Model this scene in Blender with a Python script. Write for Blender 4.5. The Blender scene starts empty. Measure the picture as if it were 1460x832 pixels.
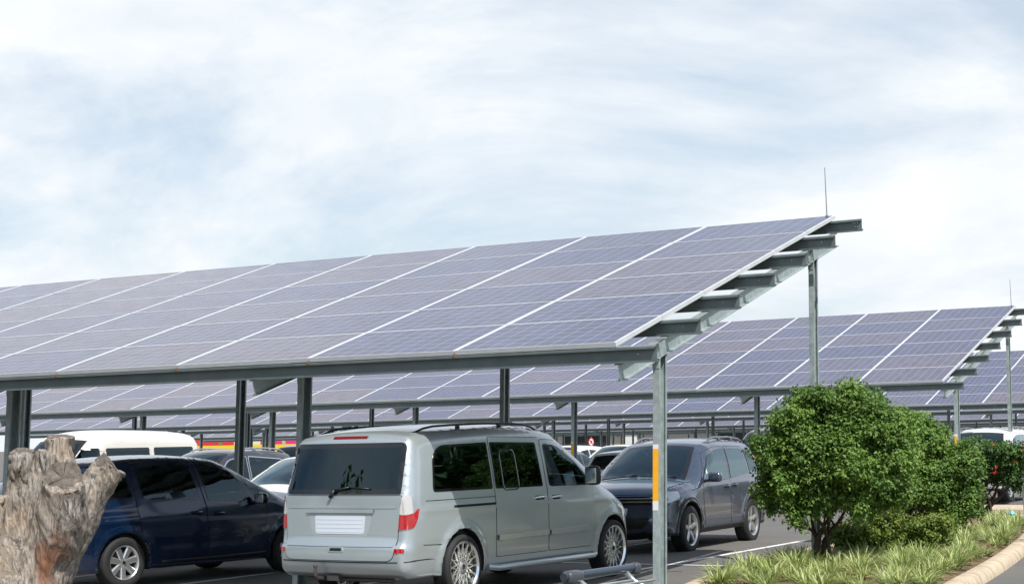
import bpy, bmesh, math, random
import numpy as np
from mathutils import Vector, Matrix, noise
from mathutils.geometry import delaunay_2d_cdt
from mathutils.bvhtree import BVHTree
random.seed(7); np.random.seed(7)
R_ = math.radians
SC = bpy.context.scene
COL = SC.collection

# ------------------------------------------------------------------ camera
CAM = Vector((7.4344, -15.0574, 1.6980))
cd = bpy.data.cameras.new('camera'); cam = bpy.data.objects.new('camera', cd); COL.objects.link(cam)
cd.lens = 60.007; cd.sensor_width = 36; cd.clip_start = .1; cd.clip_end = 6000
right = Vector((.86739399, .49719611, -.02058387)); fwd = Vector((-.49391803, .86523834, .08606739)); up = Vector((.06060232, -.06448759, .99607666))
m = Matrix((right, up, -fwd)).transposed().to_4x4(); m.translation = CAM
cam.matrix_world = m
SC.camera = cam

# ------------------------------------------------------------------ light
SUN_DIR = Vector((-.577, .45, -1.0)).normalized()          # the way the light travels
sl = bpy.data.lights.new('sun', 'SUN'); sl.energy = 5.0; sl.angle = R_(.53); sl.color = (1, .955, .89)
so = bpy.data.objects.new('sun', sl); COL.objects.link(so)
so.rotation_euler = SUN_DIR.to_track_quat('-Z', 'Y').to_euler(); so.location = (20, -20, 30)

W = bpy.data.worlds.new('World'); SC.world = W; W.use_nodes = True
nt = W.node_tree; nt.nodes.clear()
def N(t, ty, **k):
    n = t.nodes.new(ty)
    for a, b in k.items():
        if a == 'op': n.operation = b
        elif a.startswith('i_'):
            key = a[2:]; n.inputs[int(key) if key.isdigit() else key.replace('_', ' ')].default_value = b
        else: setattr(n, a, b)
    return n
def LK(t, a, ao, b, bi): t.links.new(a.outputs[ao], b.inputs[bi])
sky = N(nt, 'ShaderNodeTexSky', sky_type='NISHITA', sun_disc=False)
sky.sun_elevation = math.asin(-SUN_DIR.z); sky.sun_rotation = math.atan2(-SUN_DIR.x, -SUN_DIR.y)
sky.air_density = 1.0; sky.dust_density = 1.5; sky.ozone_density = 1.5
tc = N(nt, 'ShaderNodeTexCoord'); sep = N(nt, 'ShaderNodeSeparateXYZ'); LK(nt, tc, 'Generated', sep, 0)
zc = N(nt, 'ShaderNodeMath', op='MAXIMUM', i_1=.0); LK(nt, sep, 2, zc, 0)
za = N(nt, 'ShaderNodeMath', op='ADD', i_1=.34); LK(nt, zc, 0, za, 0)
cx = N(nt, 'ShaderNodeMath', op='DIVIDE'); LK(nt, sep, 0, cx, 0); LK(nt, za, 0, cx, 1)
cy = N(nt, 'ShaderNodeMath', op='DIVIDE'); LK(nt, sep, 1, cy, 0); LK(nt, za, 0, cy, 1)
cmb = N(nt, 'ShaderNodeCombineXYZ'); LK(nt, cx, 0, cmb, 0); LK(nt, cy, 0, cmb, 1)
mp = N(nt, 'ShaderNodeMapping'); LK(nt, cmb, 0, mp, 0); mp.inputs['Location'].default_value = (3.1, 1.7, .4); mp.inputs['Scale'].default_value = (1.5, 1.7, 1)
n1 = N(nt, 'ShaderNodeTexNoise', i_Scale=.95, i_Detail=9., i_Roughness=.55, i_Distortion=.5); LK(nt, mp, 0, n1, 'Vector')
n2 = N(nt, 'ShaderNodeTexNoise', i_Scale=2.6, i_Detail=8., i_Roughness=.6, i_Distortion=.3); LK(nt, mp, 0, n2, 'Vector')
cov = N(nt, 'ShaderNodeMapRange', i_1=.42, i_2=.60); LK(nt, n1, 0, cov, 0)
shade = N(nt, 'ShaderNodeMapRange', i_1=.3, i_2=.72); LK(nt, n2, 0, shade, 0)
ccol = N(nt, 'ShaderNodeMix', data_type='RGBA'); ccol.inputs[6].default_value = (7.6, 8.3, 9.0, 1); ccol.inputs[7].default_value = (9.8, 10.0, 10.1, 1); LK(nt, shade, 0, ccol, 0)
fr_ = N(nt, 'ShaderNodeMapRange', i_1=-.35, i_2=.35); LK(nt, sep, 1, fr_, 0)
bs_ = N(nt, 'ShaderNodeMapRange', i_1=0., i_2=1., i_3=.12, i_4=.50); LK(nt, fr_, 0, bs_, 0)
covs = N(nt, 'ShaderNodeMath', op='MULTIPLY_ADD', i_1=.62); LK(nt, cov, 0, covs, 0); LK(nt, bs_, 0, covs, 2)
hi_ = N(nt, 'ShaderNodeMapRange', i_1=.30, i_2=.75, i_3=1., i_4=.42); LK(nt, sep, 2, hi_, 0)      # thinner cloud overhead
cv2 = N(nt, 'ShaderNodeMath', op='MULTIPLY'); LK(nt, covs, 0, cv2, 0); LK(nt, hi_, 0, cv2, 1); covs = cv2
mix = N(nt, 'ShaderNodeMix', data_type='RGBA'); LK(nt, covs, 0, mix, 0)
sg_ = N(nt, 'ShaderNodeVectorMath', operation='MULTIPLY'); sg_.inputs[1].default_value = (.98, 1.16, 1.24); LK(nt, sky, 0, sg_, 0); LK(nt, sg_, 0, mix, 6); LK(nt, ccol, 2, mix, 7)
bg = N(nt, 'ShaderNodeBackground', i_Strength=.1); LK(nt, mix, 2, bg, 0)
wo = N(nt, 'ShaderNodeOutputWorld'); LK(nt, bg, 0, wo, 0)

SC.view_settings.view_transform = 'Standard'; SC.view_settings.look = 'None'
SC.view_settings.exposure = 0.10; SC.view_settings.gamma = 1; SC.view_settings.use_curve_mapping = False
SC.cycles.max_bounces = 10; SC.cycles.transparent_max_bounces = 16; SC.cycles.caustics_reflective = False; SC.cycles.caustics_refractive = False
try:
    SC.cycles.use_denoising = True; SC.cycles.sample_clamp_indirect = 6
except Exception: pass

# ------------------------------------------------------------------ materials
MT = {}
def mat(name, col=(.5, .5, .5), rough=.5, metal=0., coat=0., spec=.5, var=0., vscale=8., bump=0., bscale=60., back=None, emis=None):
    if name in MT: return MT[name]
    M = bpy.data.materials.new(name); M.use_nodes = True; t = M.node_tree; p = t.nodes['Principled BSDF']
    p.inputs['Base Color'].default_value = (*col, 1); p.inputs['Roughness'].default_value = rough; p.inputs['Metallic'].default_value = metal
    p.inputs['Coat Weight'].default_value = coat; p.inputs['Coat Roughness'].default_value = .03; p.inputs['Specular IOR Level'].default_value = spec
    if var:
        c = N(t, 'ShaderNodeTexCoord'); nz = N(t, 'ShaderNodeTexNoise', i_Scale=vscale, i_Detail=7., i_Roughness=.65); LK(t, c, 'Object', nz, 'Vector')
        r = N(t, 'ShaderNodeMapRange', i_1=.3, i_2=.7, i_3=1 - var, i_4=1 + var); LK(t, nz, 0, r, 0)
        h = N(t, 'ShaderNodeVectorMath', operation='SCALE'); h.inputs[0].default_value = col; LK(t, r, 0, h, 'Scale'); LK(t, h, 0, p, 'Base Color')
        rr = N(t, 'ShaderNodeMapRange', i_1=.3, i_2=.7, i_3=max(.02, rough - var * .3), i_4=min(1, rough + var * .3)); LK(t, nz, 0, rr, 0); LK(t, rr, 0, p, 'Roughness')
    if bump:
        c = N(t, 'ShaderNodeTexCoord'); nz = N(t, 'ShaderNodeTexNoise', i_Scale=bscale, i_Detail=5.); LK(t, c, 'Object', nz, 'Vector')
        b = N(t, 'ShaderNodeBump', i_Strength=bump, i_Distance=.01); LK(t, nz, 0, b, 'Height'); LK(t, b, 0, p, 'Normal')
    if back:                                            # inside faces of a shell: the lining
        d = N(t, 'ShaderNodeBsdfDiffuse'); d.inputs[0].default_value = (*back, 1)
        g = N(t, 'ShaderNodeNewGeometry'); mx = N(t, 'ShaderNodeMixShader'); LK(t, g, 'Backfacing', mx, 0); LK(t, p, 0, mx, 1); LK(t, d, 0, mx, 2)
        LK(t, mx, 0, t.nodes['Material Output'], 0)
    if emis:
        p.inputs['Emission Color'].default_value = (*emis, 1); p.inputs['Emission Strength'].default_value = 1
    MT[name] = M; return M

def glass(name, tint, refl=1.0):
    if name in MT: return MT[name]
    M = bpy.data.materials.new(name); M.use_nodes = True; t = M.node_tree; t.nodes.clear()
    tr = N(t, 'ShaderNodeBsdfTransparent'); tr.inputs[0].default_value = (*tint, 1)
    gl = N(t, 'ShaderNodeBsdfGlossy'); gl.inputs['Roughness'].default_value = .015; gl.inputs[0].default_value = (.70, .92, 1.0, 1)
    c = N(t, 'ShaderNodeTexCoord'); nz = N(t, 'ShaderNodeTexNoise', i_Scale=1.3, i_Detail=2.); LK(t, c, 'Object', nz, 'Vector')
    b = N(t, 'ShaderNodeBump', i_Strength=.12, i_Distance=.02); LK(t, nz, 0, b, 'Height'); LK(t, b, 0, gl, 'Normal')
    fr = N(t, 'ShaderNodeFresnel'); fr.inputs[0].default_value = 1.55
    ml = N(t, 'ShaderNodeMath', op='MULTIPLY_ADD', i_1=refl * .9, i_2=.02); LK(t, fr, 0, ml, 0)
    g = N(t, 'ShaderNodeMixShader'); LK(t, ml, 0, g, 0); LK(t, tr, 0, g, 1); LK(t, gl, 0, g, 2)
    o = N(t, 'ShaderNodeOutputMaterial'); LK(t, g, 0, o, 0)
    MT[name] = M; return M

def paint(name, col, metal=.55, rough=.32):
    if name in MT: return MT[name]
    M = mat(name, col, rough, metal, coat=1., back=(.05, .05, .052)); t = M.node_tree; p = t.nodes['Principled BSDF']
    c = N(t, 'ShaderNodeTexCoord')                      # metal flakes and a film of dust
    nz = N(t, 'ShaderNodeTexNoise', i_Scale=2.2, i_Detail=8., i_Roughness=.7); LK(t, c, 'Object', nz, 'Vector')
    r = N(t, 'ShaderNodeMapRange', i_1=.35, i_2=.75, i_3=.02, i_4=.13); LK(t, nz, 0, r, 0); LK(t, r, 0, p, 'Coat Roughness')
    mx = N(t, 'ShaderNodeMix', data_type='RGBA'); mx.inputs[6].default_value = (*col, 1); mx.inputs[7].default_value = (.34, .31, .27, 1)
    r2 = N(t, 'ShaderNodeMapRange', i_1=.45, i_2=.8, i_3=0., i_4=.10); LK(t, nz, 0, r2, 0); LK(t, r2, 0, mx, 0); LK(t, mx, 2, p, 'Base Color')
    return M

RUB = mat('rubber', (.018, .018, .019), .75, var=.25, vscale=14)
BLK = mat('black_plastic', (.016, .017, .019), .45, var=.2)
GAP = mat('gap_black', (.006, .006, .007), .8)
GBL = mat('gloss_black', (.008, .008, .009), .12, coat=.6)
CHR = mat('chrome', (.86, .87, .88), .2, .9)
ALY = mat('alloy', (.62, .63, .64), .28, .85)
DKA = mat('dark_alloy', (.30, .30, .31), .35, .8)
INT = mat('cabin_cloth', (.045, .047, .05), .9)
INL = mat('cabin_grey', (.16, .16, .165), .85)
REDL = mat('red_lens', (.42, .006, .010), .12, coat=1.)
CLRL = mat('clear_lens', (.62, .58, .55), .12, metal=.3, coat=1.)
ORL = mat('orange_lens', (.7, .2, .02), .15, coat=1.)
PLT = mat('plate_white', (.72, .75, .78), .35, var=.06, vscale=20)
G_TINT = glass('privacy_glass', (.035, .055, .065), 1.25)
G_CLR = glass('car_glass', (.36, .56, .60), 1.9)
G_MID = glass('shaded_car_glass', (.28, .44, .47), 1.25)

# ------------------------------------------------------------------ object helpers
def mk(name, V, F, mats, parent=None, fm=None, smooth=False, sharp=None):
    me = bpy.data.meshes.new(name); me.from_pydata([tuple(v) for v in V], [], [tuple(f) for f in F]); 
    for x in (mats if isinstance(mats, (list, tuple)) else [mats]): me.materials.append(x)
    if fm is not None: me.polygons.foreach_set('material_index', np.array(fm, 'i'))
    if smooth: me.polygons.foreach_set('use_smooth', np.ones(len(me.polygons), bool))
    me.update()
    if sharp: me.set_sharp_from_angle(angle=R_(sharp))
    o = bpy.data.objects.new(name, me); COL.objects.link(o)
    if parent: o.parent = parent
    return o
def empty(name, loc=(0, 0, 0), rz=0.):
    o = bpy.data.objects.new(name, None); COL.objects.link(o); o.location = loc; o.rotation_euler = (0, 0, rz); o.empty_display_size = .3; return o
def tag(o, label, cat, group=None, kind=None):
    o['label'] = label; o['category'] = cat
    if group: o['group'] = group
    if kind: o['kind'] = kind
    return o
KIDS = {}
def copy_tree(o, parent=None):
    c = o.copy(); COL.objects.link(c)
    if parent: c.parent = parent
    for ch in list(o.children): copy_tree(ch, c)
    return c
class MB:
    def __init__(s): s.V = []; s.F = []; s.M = []
    def add(s, V, F, mi=0):
        b = len(s.V); s.V += [Vector(v) for v in V]; s.F += [tuple(i + b for i in f) for f in F]; s.M += [mi] * len(F)
    def box(s, c, d, mi=0, rot=None):
        x, y, z = d[0] / 2, d[1] / 2, d[2] / 2
        P = [Vector(p) for p in ((-x, -y, -z), (x, -y, -z), (x, y, -z), (-x, y, -z), (-x, -y, z), (x, -y, z), (x, y, z), (-x, y, z))]
        if rot: P = [rot @ p for p in P]
        s.add([Vector(c) + p for p in P], [(3, 2, 1, 0), (4, 5, 6, 7), (0, 1, 5, 4), (1, 2, 6, 5), (2, 3, 7, 6), (3, 0, 4, 7)], mi)
    def rbox(s, c, d, r=.02, mi=0, rot=None):
        bm = bmesh.new(); bmesh.ops.create_cube(bm, size=1)
        for v in bm.verts: v.co = Vector((v.co.x * d[0], v.co.y * d[1], v.co.z * d[2]))
        bmesh.ops.bevel(bm, geom=bm.edges[:], offset=min(r, min(d) * .49), segments=3, affect='EDGES', profile=.5)
        bm.verts.index_update()
        V = [(rot @ v.co if rot else v.co) + Vector(c) for v in bm.verts]; F = [[v.index for v in f.verts] for f in bm.faces]; bm.free(); s.add(V, F, mi)
    def tube(s, pts, r, seg=8, mi=0, cap=True, flat=1.):
        pts = [Vector(p) for p in pts]; n = len(pts); rs = r if isinstance(r, (list, tuple)) else [r] * n
        V = []; F = []; side = None
        for i, p in enumerate(pts):
            d = (pts[min(i + 1, n - 1)] - pts[max(i - 1, 0)]).normalized()
            if side is None: side = d.cross(Vector((0, 0, 1))); side = side.normalized() if side.length > 1e-3 else Vector((1, 0, 0))
            side = (side - d * side.dot(d)).normalized(); u = d.cross(side)
            for k in range(seg):
                a = 2 * math.pi * k / seg; V.append(p + (side * math.cos(a) + u * math.sin(a) * flat) * rs[i])
        for i in range(n - 1):
            for k in range(seg):
                a, b = i * seg + k, i * seg + (k + 1) % seg; F.append((a, b, b + seg, a + seg))
        if cap: F.append(tuple(range(seg - 1, -1, -1))); F.append(tuple((n - 1) * seg + k for k in range(seg)))
        s.add(V, F, mi)
    def prism(s, poly, z0, z1, mi=0, axis=2, top=True):
        """poly in 2D, extruded along an axis (0 x, 1 y, 2 z)"""
        def P(a, b, c): return (c, a, b) if axis == 0 else ((a, c, b) if axis == 1 else (a, b, c))
        n = len(poly); V = [P(a, b, z0) for a, b in poly] + [P(a, b, z1) for a, b in poly]
        F = [(i, (i + 1) % n, n + (i + 1) % n, n + i) for i in range(n)] + [tuple(range(n - 1, -1, -1)), tuple(range(n, 2 * n))]
        s.add(V, F, mi)
    def lathe(s, prof, seg=32, axis='x', mi=0, c=(0, 0, 0), closed=False):
        """prof: (offset along axis, radius)"""
        V = []; F = []; n = len(prof)
        for k in range(seg):
            a = 2 * math.pi * k / seg
            for h, r in prof: V.append(Vector(c) + (Vector((h, r * math.cos(a), r * math.sin(a))) if axis == 'x' else Vector((r * math.cos(a), r * math.sin(a), h))))
        for k in range(seg):
            q = (k + 1) % seg
            for j in range(n if closed else n - 1):
                jj = (j + 1) % n; F.append((k * n + j, q * n + j, q * n + jj, k * n + jj))
        s.add(V, F, mi)
    def build(s, name, mats, parent=None, smooth=False, sharp=None): return mk(name, s.V, s.F, mats, parent, s.M, smooth, sharp)
def recalc(o):
    bm = bmesh.new(); bm.from_mesh(o.data); bmesh.ops.recalc_face_normals(bm, faces=bm.faces[:]); bm.to_mesh(o.data); bm.free()
    return o
def catmull(P, n=6, closed=False):
    P = np.array(P, float); k = len(P); out = []
    rng = range(k) if closed else range(k - 1)
    for i in rng:
        if closed: a, b, c, d = P[(i - 1) % k], P[i], P[(i + 1) % k], P[(i + 2) % k]
        else: a, b, c, d = P[max(i - 1, 0)], P[i], P[i + 1], P[min(i + 2, k - 1)]
        if not closed and i == 0: a = 2 * b - c
        if not closed and i == k - 2: d = 2 * c - b
        for j in range(n):
            t = j / n; out.append(.5 * (2 * b + (c - a) * t + (2 * a - 5 * b + 4 * c - d) * t * t + (3 * b - a - 3 * c + d) * t ** 3))
    if not closed: out.append(P[-1])
    return np.array(out)
def rounded(poly, r, n=5):
    out = []; k = len(poly); rr = r if isinstance(r, (list, tuple)) else [r] * k
    for i in range(k):
        p = np.array(poly[i], float); a = np.array(poly[i - 1], float) - p; b = np.array(poly[(i + 1) % k], float) - p
        la, lb = np.hypot(*a), np.hypot(*b); q = min(rr[i], la * .48, lb * .48)
        if q < 1e-4: out.append(tuple(p)); continue
        s, e = p + a / la * q, p + b / lb * q
        for j in range(n + 1):
            t = j / n; out.append(tuple((1 - t) ** 2 * s + 2 * t * (1 - t) * p + t * t * e))
    return out
def dens(poly, d=.05):
    out = []; k = len(poly)
    for i in range(k):
        a, b = np.array(poly[i]), np.array(poly[(i + 1) % k]); n = max(1, int(np.hypot(*(b - a)) / d))
        for j in range(n): out.append(tuple(a + (b - a) * j / n))
    return out
def area2(p): p = np.array(p); q = np.roll(p, -1, 0); return .5 * np.sum(p[:, 0] * q[:, 1] - q[:, 0] * p[:, 1])
def grow(poly, g):
    p = np.array(poly, float); s = 1 if area2(p) > 0 else -1
    e = np.roll(p, -1, 0) - np.roll(p, 1, 0); e /= np.maximum(np.hypot(e[:, 0], e[:, 1])[:, None], 1e-9)
    return [tuple(x) for x in p + s * g * np.stack([e[:, 1], -e[:, 0]], 1)]
def inpoly(P, poly):
    P = np.asarray(P, float); poly = np.asarray(poly, float); x, y = P[:, 0], P[:, 1]; c = np.zeros(len(P), bool)
    j = len(poly) - 1
    for i in range(len(poly)):
        xi, yi = poly[i]; xj, yj = poly[j]
        if yi != yj: c ^= ((yi > y) != (yj > y)) & (x < (xj - xi) * (y - yi) / (yj - yi) + xi)
        j = i
    return c
def segdist(P, A, B):
    P = P[:, None, :]; d = B - A; L = np.maximum((d * d).sum(1), 1e-12)
    t = np.clip(((P - A) * d).sum(2) / L, 0, 1); Q = A + t[:, :, None] * d
    return np.sqrt(((P - Q) ** 2).sum(2)), t
def cdt(poly, holes, pts):
    V = [Vector(p) for p in poly]; E = [(i, (i + 1) % len(poly)) for i in range(len(poly))]
    for h in holes:
        b = len(V); V += [Vector(p) for p in h]; E += [(b + i, b + (i + 1) % len(h)) for i in range(len(h))]
    V += [Vector(p) for p in pts]
    ov, oe, of, *_ = delaunay_2d_cdt(V, E, [], 0, 1e-5)
    P = np.array([tuple(v) for v in ov]); T = np.array([tuple(f) for f in of]); c = P[T].mean(1); ok = inpoly(c, poly)
    return P, T, ok, c
def gridpts(poly, g, holes=(), clear=.5):
    p = np.array(poly); x0, y0 = p.min(0); x1, y1 = p.max(0)
    X, Y = np.meshgrid(np.arange(x0 + g * .5, x1, g), np.arange(y0 + g * .5, y1, g)); Q = np.stack([X.ravel(), Y.ravel()], 1)
    if not len(Q): return Q
    Q = Q[inpoly(Q, poly)]
    for h in [poly] + list(holes):
        if not len(Q): break
        h = np.array(h); d, _ = segdist(Q, h, np.roll(h, -1, 0)); Q = Q[d.min(1) > g * clear]
    return Q

# ------------------------------------------------------------------ the setting: ground, markings, bed
def asphalt(name, base, brown):
    M = bpy.data.materials.new(name); M.use_nodes = True; t = M.node_tree; p = t.nodes['Principled BSDF']
    c = N(t, 'ShaderNodeTexCoord')
    a = N(t, 'ShaderNodeTexNoise', i_Scale=.35, i_Detail=8., i_Roughness=.62); LK(t, c, 'Object', a, 'Vector')
    b = N(t, 'ShaderNodeTexNoise', i_Scale=130., i_Detail=3., i_Roughness=.8); LK(t, c, 'Object', b, 'Vector')
    v = N(t, 'ShaderNodeTexVoronoi', i_Scale=70.); LK(t, c, 'Object', v, 'Vector')
    mx = N(t, 'ShaderNodeMix', data_type='RGBA'); mx.inputs[6].default_value = (*base, 1); mx.inputs[7].default_value = (*brown, 1)
    r = N(t, 'ShaderNodeMapRange', i_1=.38, i_2=.68); LK(t, a, 0, r, 0); LK(t, r, 0, mx, 0)
    r2 = N(t, 'ShaderNodeMapRange', i_1=.25, i_2=.75, i_3=.55, i_4=1.5); LK(t, b, 0, r2, 0)
    s = N(t, 'ShaderNodeVectorMath', operation='SCALE'); LK(t, mx, 2, s, 0); LK(t, r2, 0, s, 'Scale')
    st = N(t, 'ShaderNodeTexNoise', i_Scale=1.7, i_Detail=6., i_Roughness=.7); LK(t, c, 'Object', st, 'Vector')
    sr = N(t, 'ShaderNodeMapRange', i_1=.62, i_2=.74, i_3=1., i_4=.55); LK(t, st, 0, sr, 0)        # oil drips
    s2 = N(t, 'ShaderNodeVectorMath', operation='SCALE'); LK(t, s, 0, s2, 0); LK(t, sr, 0, s2, 'Scale'); LK(t, s2, 0, p, 'Base Color')
    p.inputs['Roughness'].default_value = .85
    bu = N(t, 'ShaderNodeBump', i_Strength=.5, i_Distance=.006); LK(t, v, 0, bu, 'Height'); LK(t, bu, 0, p, 'Normal')
    return M
ASP = asphalt('asphalt_mat', (.115, .112, .108), (.165, .146, .124))
g = mk('ground', [(-1500, -900, 0), (1500, -900, 0), (1500, 2500, 0), (-1500, 2500, 0)], [(0, 1, 2, 3)], ASP); g['kind'] = 'structure'

def worn(name, col, under, a0, a1, sc):
    M = bpy.data.materials.new(name); M.use_nodes = True; t = M.node_tree; p = t.nodes['Principled BSDF']; p.inputs['Roughness'].default_value = .8
    c = N(t, 'ShaderNodeTexCoord'); a = N(t, 'ShaderNodeTexNoise', i_Scale=sc, i_Detail=8., i_Roughness=.75); LK(t, c, 'Object', a, 'Vector')
    r = N(t, 'ShaderNodeMapRange', i_1=a0, i_2=a1); LK(t, a, 0, r, 0)
    mx = N(t, 'ShaderNodeMix', data_type='RGBA'); mx.inputs[6].default_value = (*under, 1); mx.inputs[7].default_value = (*col, 1); LK(t, r, 0, mx, 0); LK(t, mx, 2, p, 'Base Color')
    return M
LINE = worn('worn_white_line', (.74, .74, .72), (.17, .165, .155), .30, .46, 7.)
b = MB()
for i in range(0, 14):
    x = -2.2 - 2.285 * i
    for y0, y1 in ((.4, 11.2), (20.6, 31.4), (41.2, 52.)):
        sx = -2.52 * round(y0 / 20.45)
        b.add([(x + sx - .055, y0, .004), (x + sx + .055, y0, .004), (x + sx + .055, y1, .004), (x + sx - .055, y1, .004)], [(0, 1, 2, 3)])
b.add([(-36, 5.75, .008), (-.9, 5.75, .008), (-.9, 5.85, .008), (-36, 5.85, .008)], [(0, 1, 2, 3)])
b.add([(-.95, 18.3, .004), (1.2, 18.3, .004), (1.2, 18.9, .004), (-.95, 18.9, .004)], [(0, 1, 2, 3)])
o = b.build('road_markings', LINE); o['kind'] = 'structure'

# planting bed with kerb round it
outer = catmull([(3.2, .3), (3.0, 2.0), (2.84, 3.4), (2.62, 5.2), (2.34, 7.2), (2.05, 9.0), (1.75, 10.8), (1.42, 12.6), (1.05, 14.4), (.5, 16.0), (-.4, 16.9), (-1.2, 16.4), (-1.35, 14.5), (-1.05, 11.0), (-.8, 8.5), (-.55, 6.5), (-.38, 4.9), (-.2, 3.0), (.1, 1.2), (.6, -.2), (2.2, -.6)], 6, True)
outer = outer + np.array([-.41, .85])
SOIL = mat('soil_mat', (.15, .09, .055), .95, var=.5, vscale=9, bump=1., bscale=25)
inner = np.array(grow([tuple(p) for p in outer], -.24))
P, T, ok, c = cdt([tuple(p) for p in inner], [], gridpts([tuple(p) for p in inner], .16))
V = [(x, y, .085 + .035 * noise.noise((x * 3, y * 3, 0))) for x, y in P]
V = [(x, y, z if i >= len(inner) else .07) for i, (x, y, z) in enumerate(V)]
o = mk('soil_bed', V, T[ok], SOIL, smooth=True); o['kind'] = 'structure'
KERB = mat('kerb_concrete', (.52, .42, .30), .85, var=.22, vscale=5, bump=.5, bscale=40)
prof = [(-.005, -.02), (-.012, .03), (-.045, .10), (-.09, .125), (-.21, .13), (-.238, .115), (-.245, .0)]
rings = [np.array(grow([tuple(p) for p in outer], q)) for q, _ in prof]
n = len(outer); V = []; F = []
for i in range(n):
    for j, (q, z) in enumerate(prof): V.append((rings[j][i][0], rings[j][i][1], z))
for i in range(n):
    for j in range(len(prof) - 1):
        a = i * len(prof) + j; bq = ((i + 1) % n) * len(prof) + j; F.append((a, bq, bq + 1, a + 1))
fm = [0] * len(F); cum = 0.; nxt = .9
for i in range(n):
    a_, b_ = outer[i], outer[(i + 1) % n]; L_ = math.hypot(*(b_ - a_))
    while cum + L_ > nxt:
        t = (nxt - cum) / L_; w2 = .006 / L_; bs = len(V)
        for tt in (t - w2, t + w2):
            for j in range(len(prof)):
                p0 = rings[j][i] * (1 - tt) + rings[j][(i + 1) % n] * tt; V.append((p0[0], p0[1], prof[j][1] + .003))
        for j in range(len(prof) - 1): F.append((bs + j, bs + len(prof) + j, bs + len(prof) + j + 1, bs + j + 1)); fm.append(1)
        nxt += .98
    cum += L_
o = mk('kerb', V, F, [KERB, mat('kerb_joint', (.10, .08, .06), .9)], None, fm, True); o['kind'] = 'structure'
for q in range(1): recalc(o)
# dry leaves and bits of bark lying on the soil and along the kerb
rl = random.Random(31); V = []; F = []
while len(F) < 1500:
    x, y = rl.uniform(-1.2, 2.4), rl.uniform(1.5, 16.5)
    ib = bool(inpoly(np.array([[x, y]]), inner)[0])
    if not ib and not (rl.random() < .05 and abs(x - (2.75 - (y - 2) * .13)) < .5): continue
    z = .125 if ib else .006; a = rl.uniform(0, 6.28); L_ = rl.uniform(.015, .045); w2 = L_ * rl.uniform(.2, .45); bs = len(V)
    dx, dy = math.cos(a) * L_, math.sin(a) * L_; ex, ey = -math.sin(a) * w2, math.cos(a) * w2
    V += [(x - dx, y - dy, z), (x + ex, y + ey, z + rl.uniform(0, .02)), (x + dx, y + dy, z + rl.uniform(0, .012)), (x - ex, y - ey, z)]; F.append((bs, bs + 1, bs + 2, bs + 3))
o = mk('leaf_litter', V, F, mat('dry_leaf', (.24, .14, .07), .8, var=.4, vscale=3)); tag(o, 'dry brown leaves scattered on the soil and kerb of the planting bed', 'leaf litter', None, 'stuff')
# the far island across the cross lane
b = MB(); b.prism([(-2.15, 19.6), (9, 19.6), (9, 21.7), (-2.15, 21.7)], -.02, .11, 0)
o = b.build('far_kerb', KERB); o['kind'] = 'structure'

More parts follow.
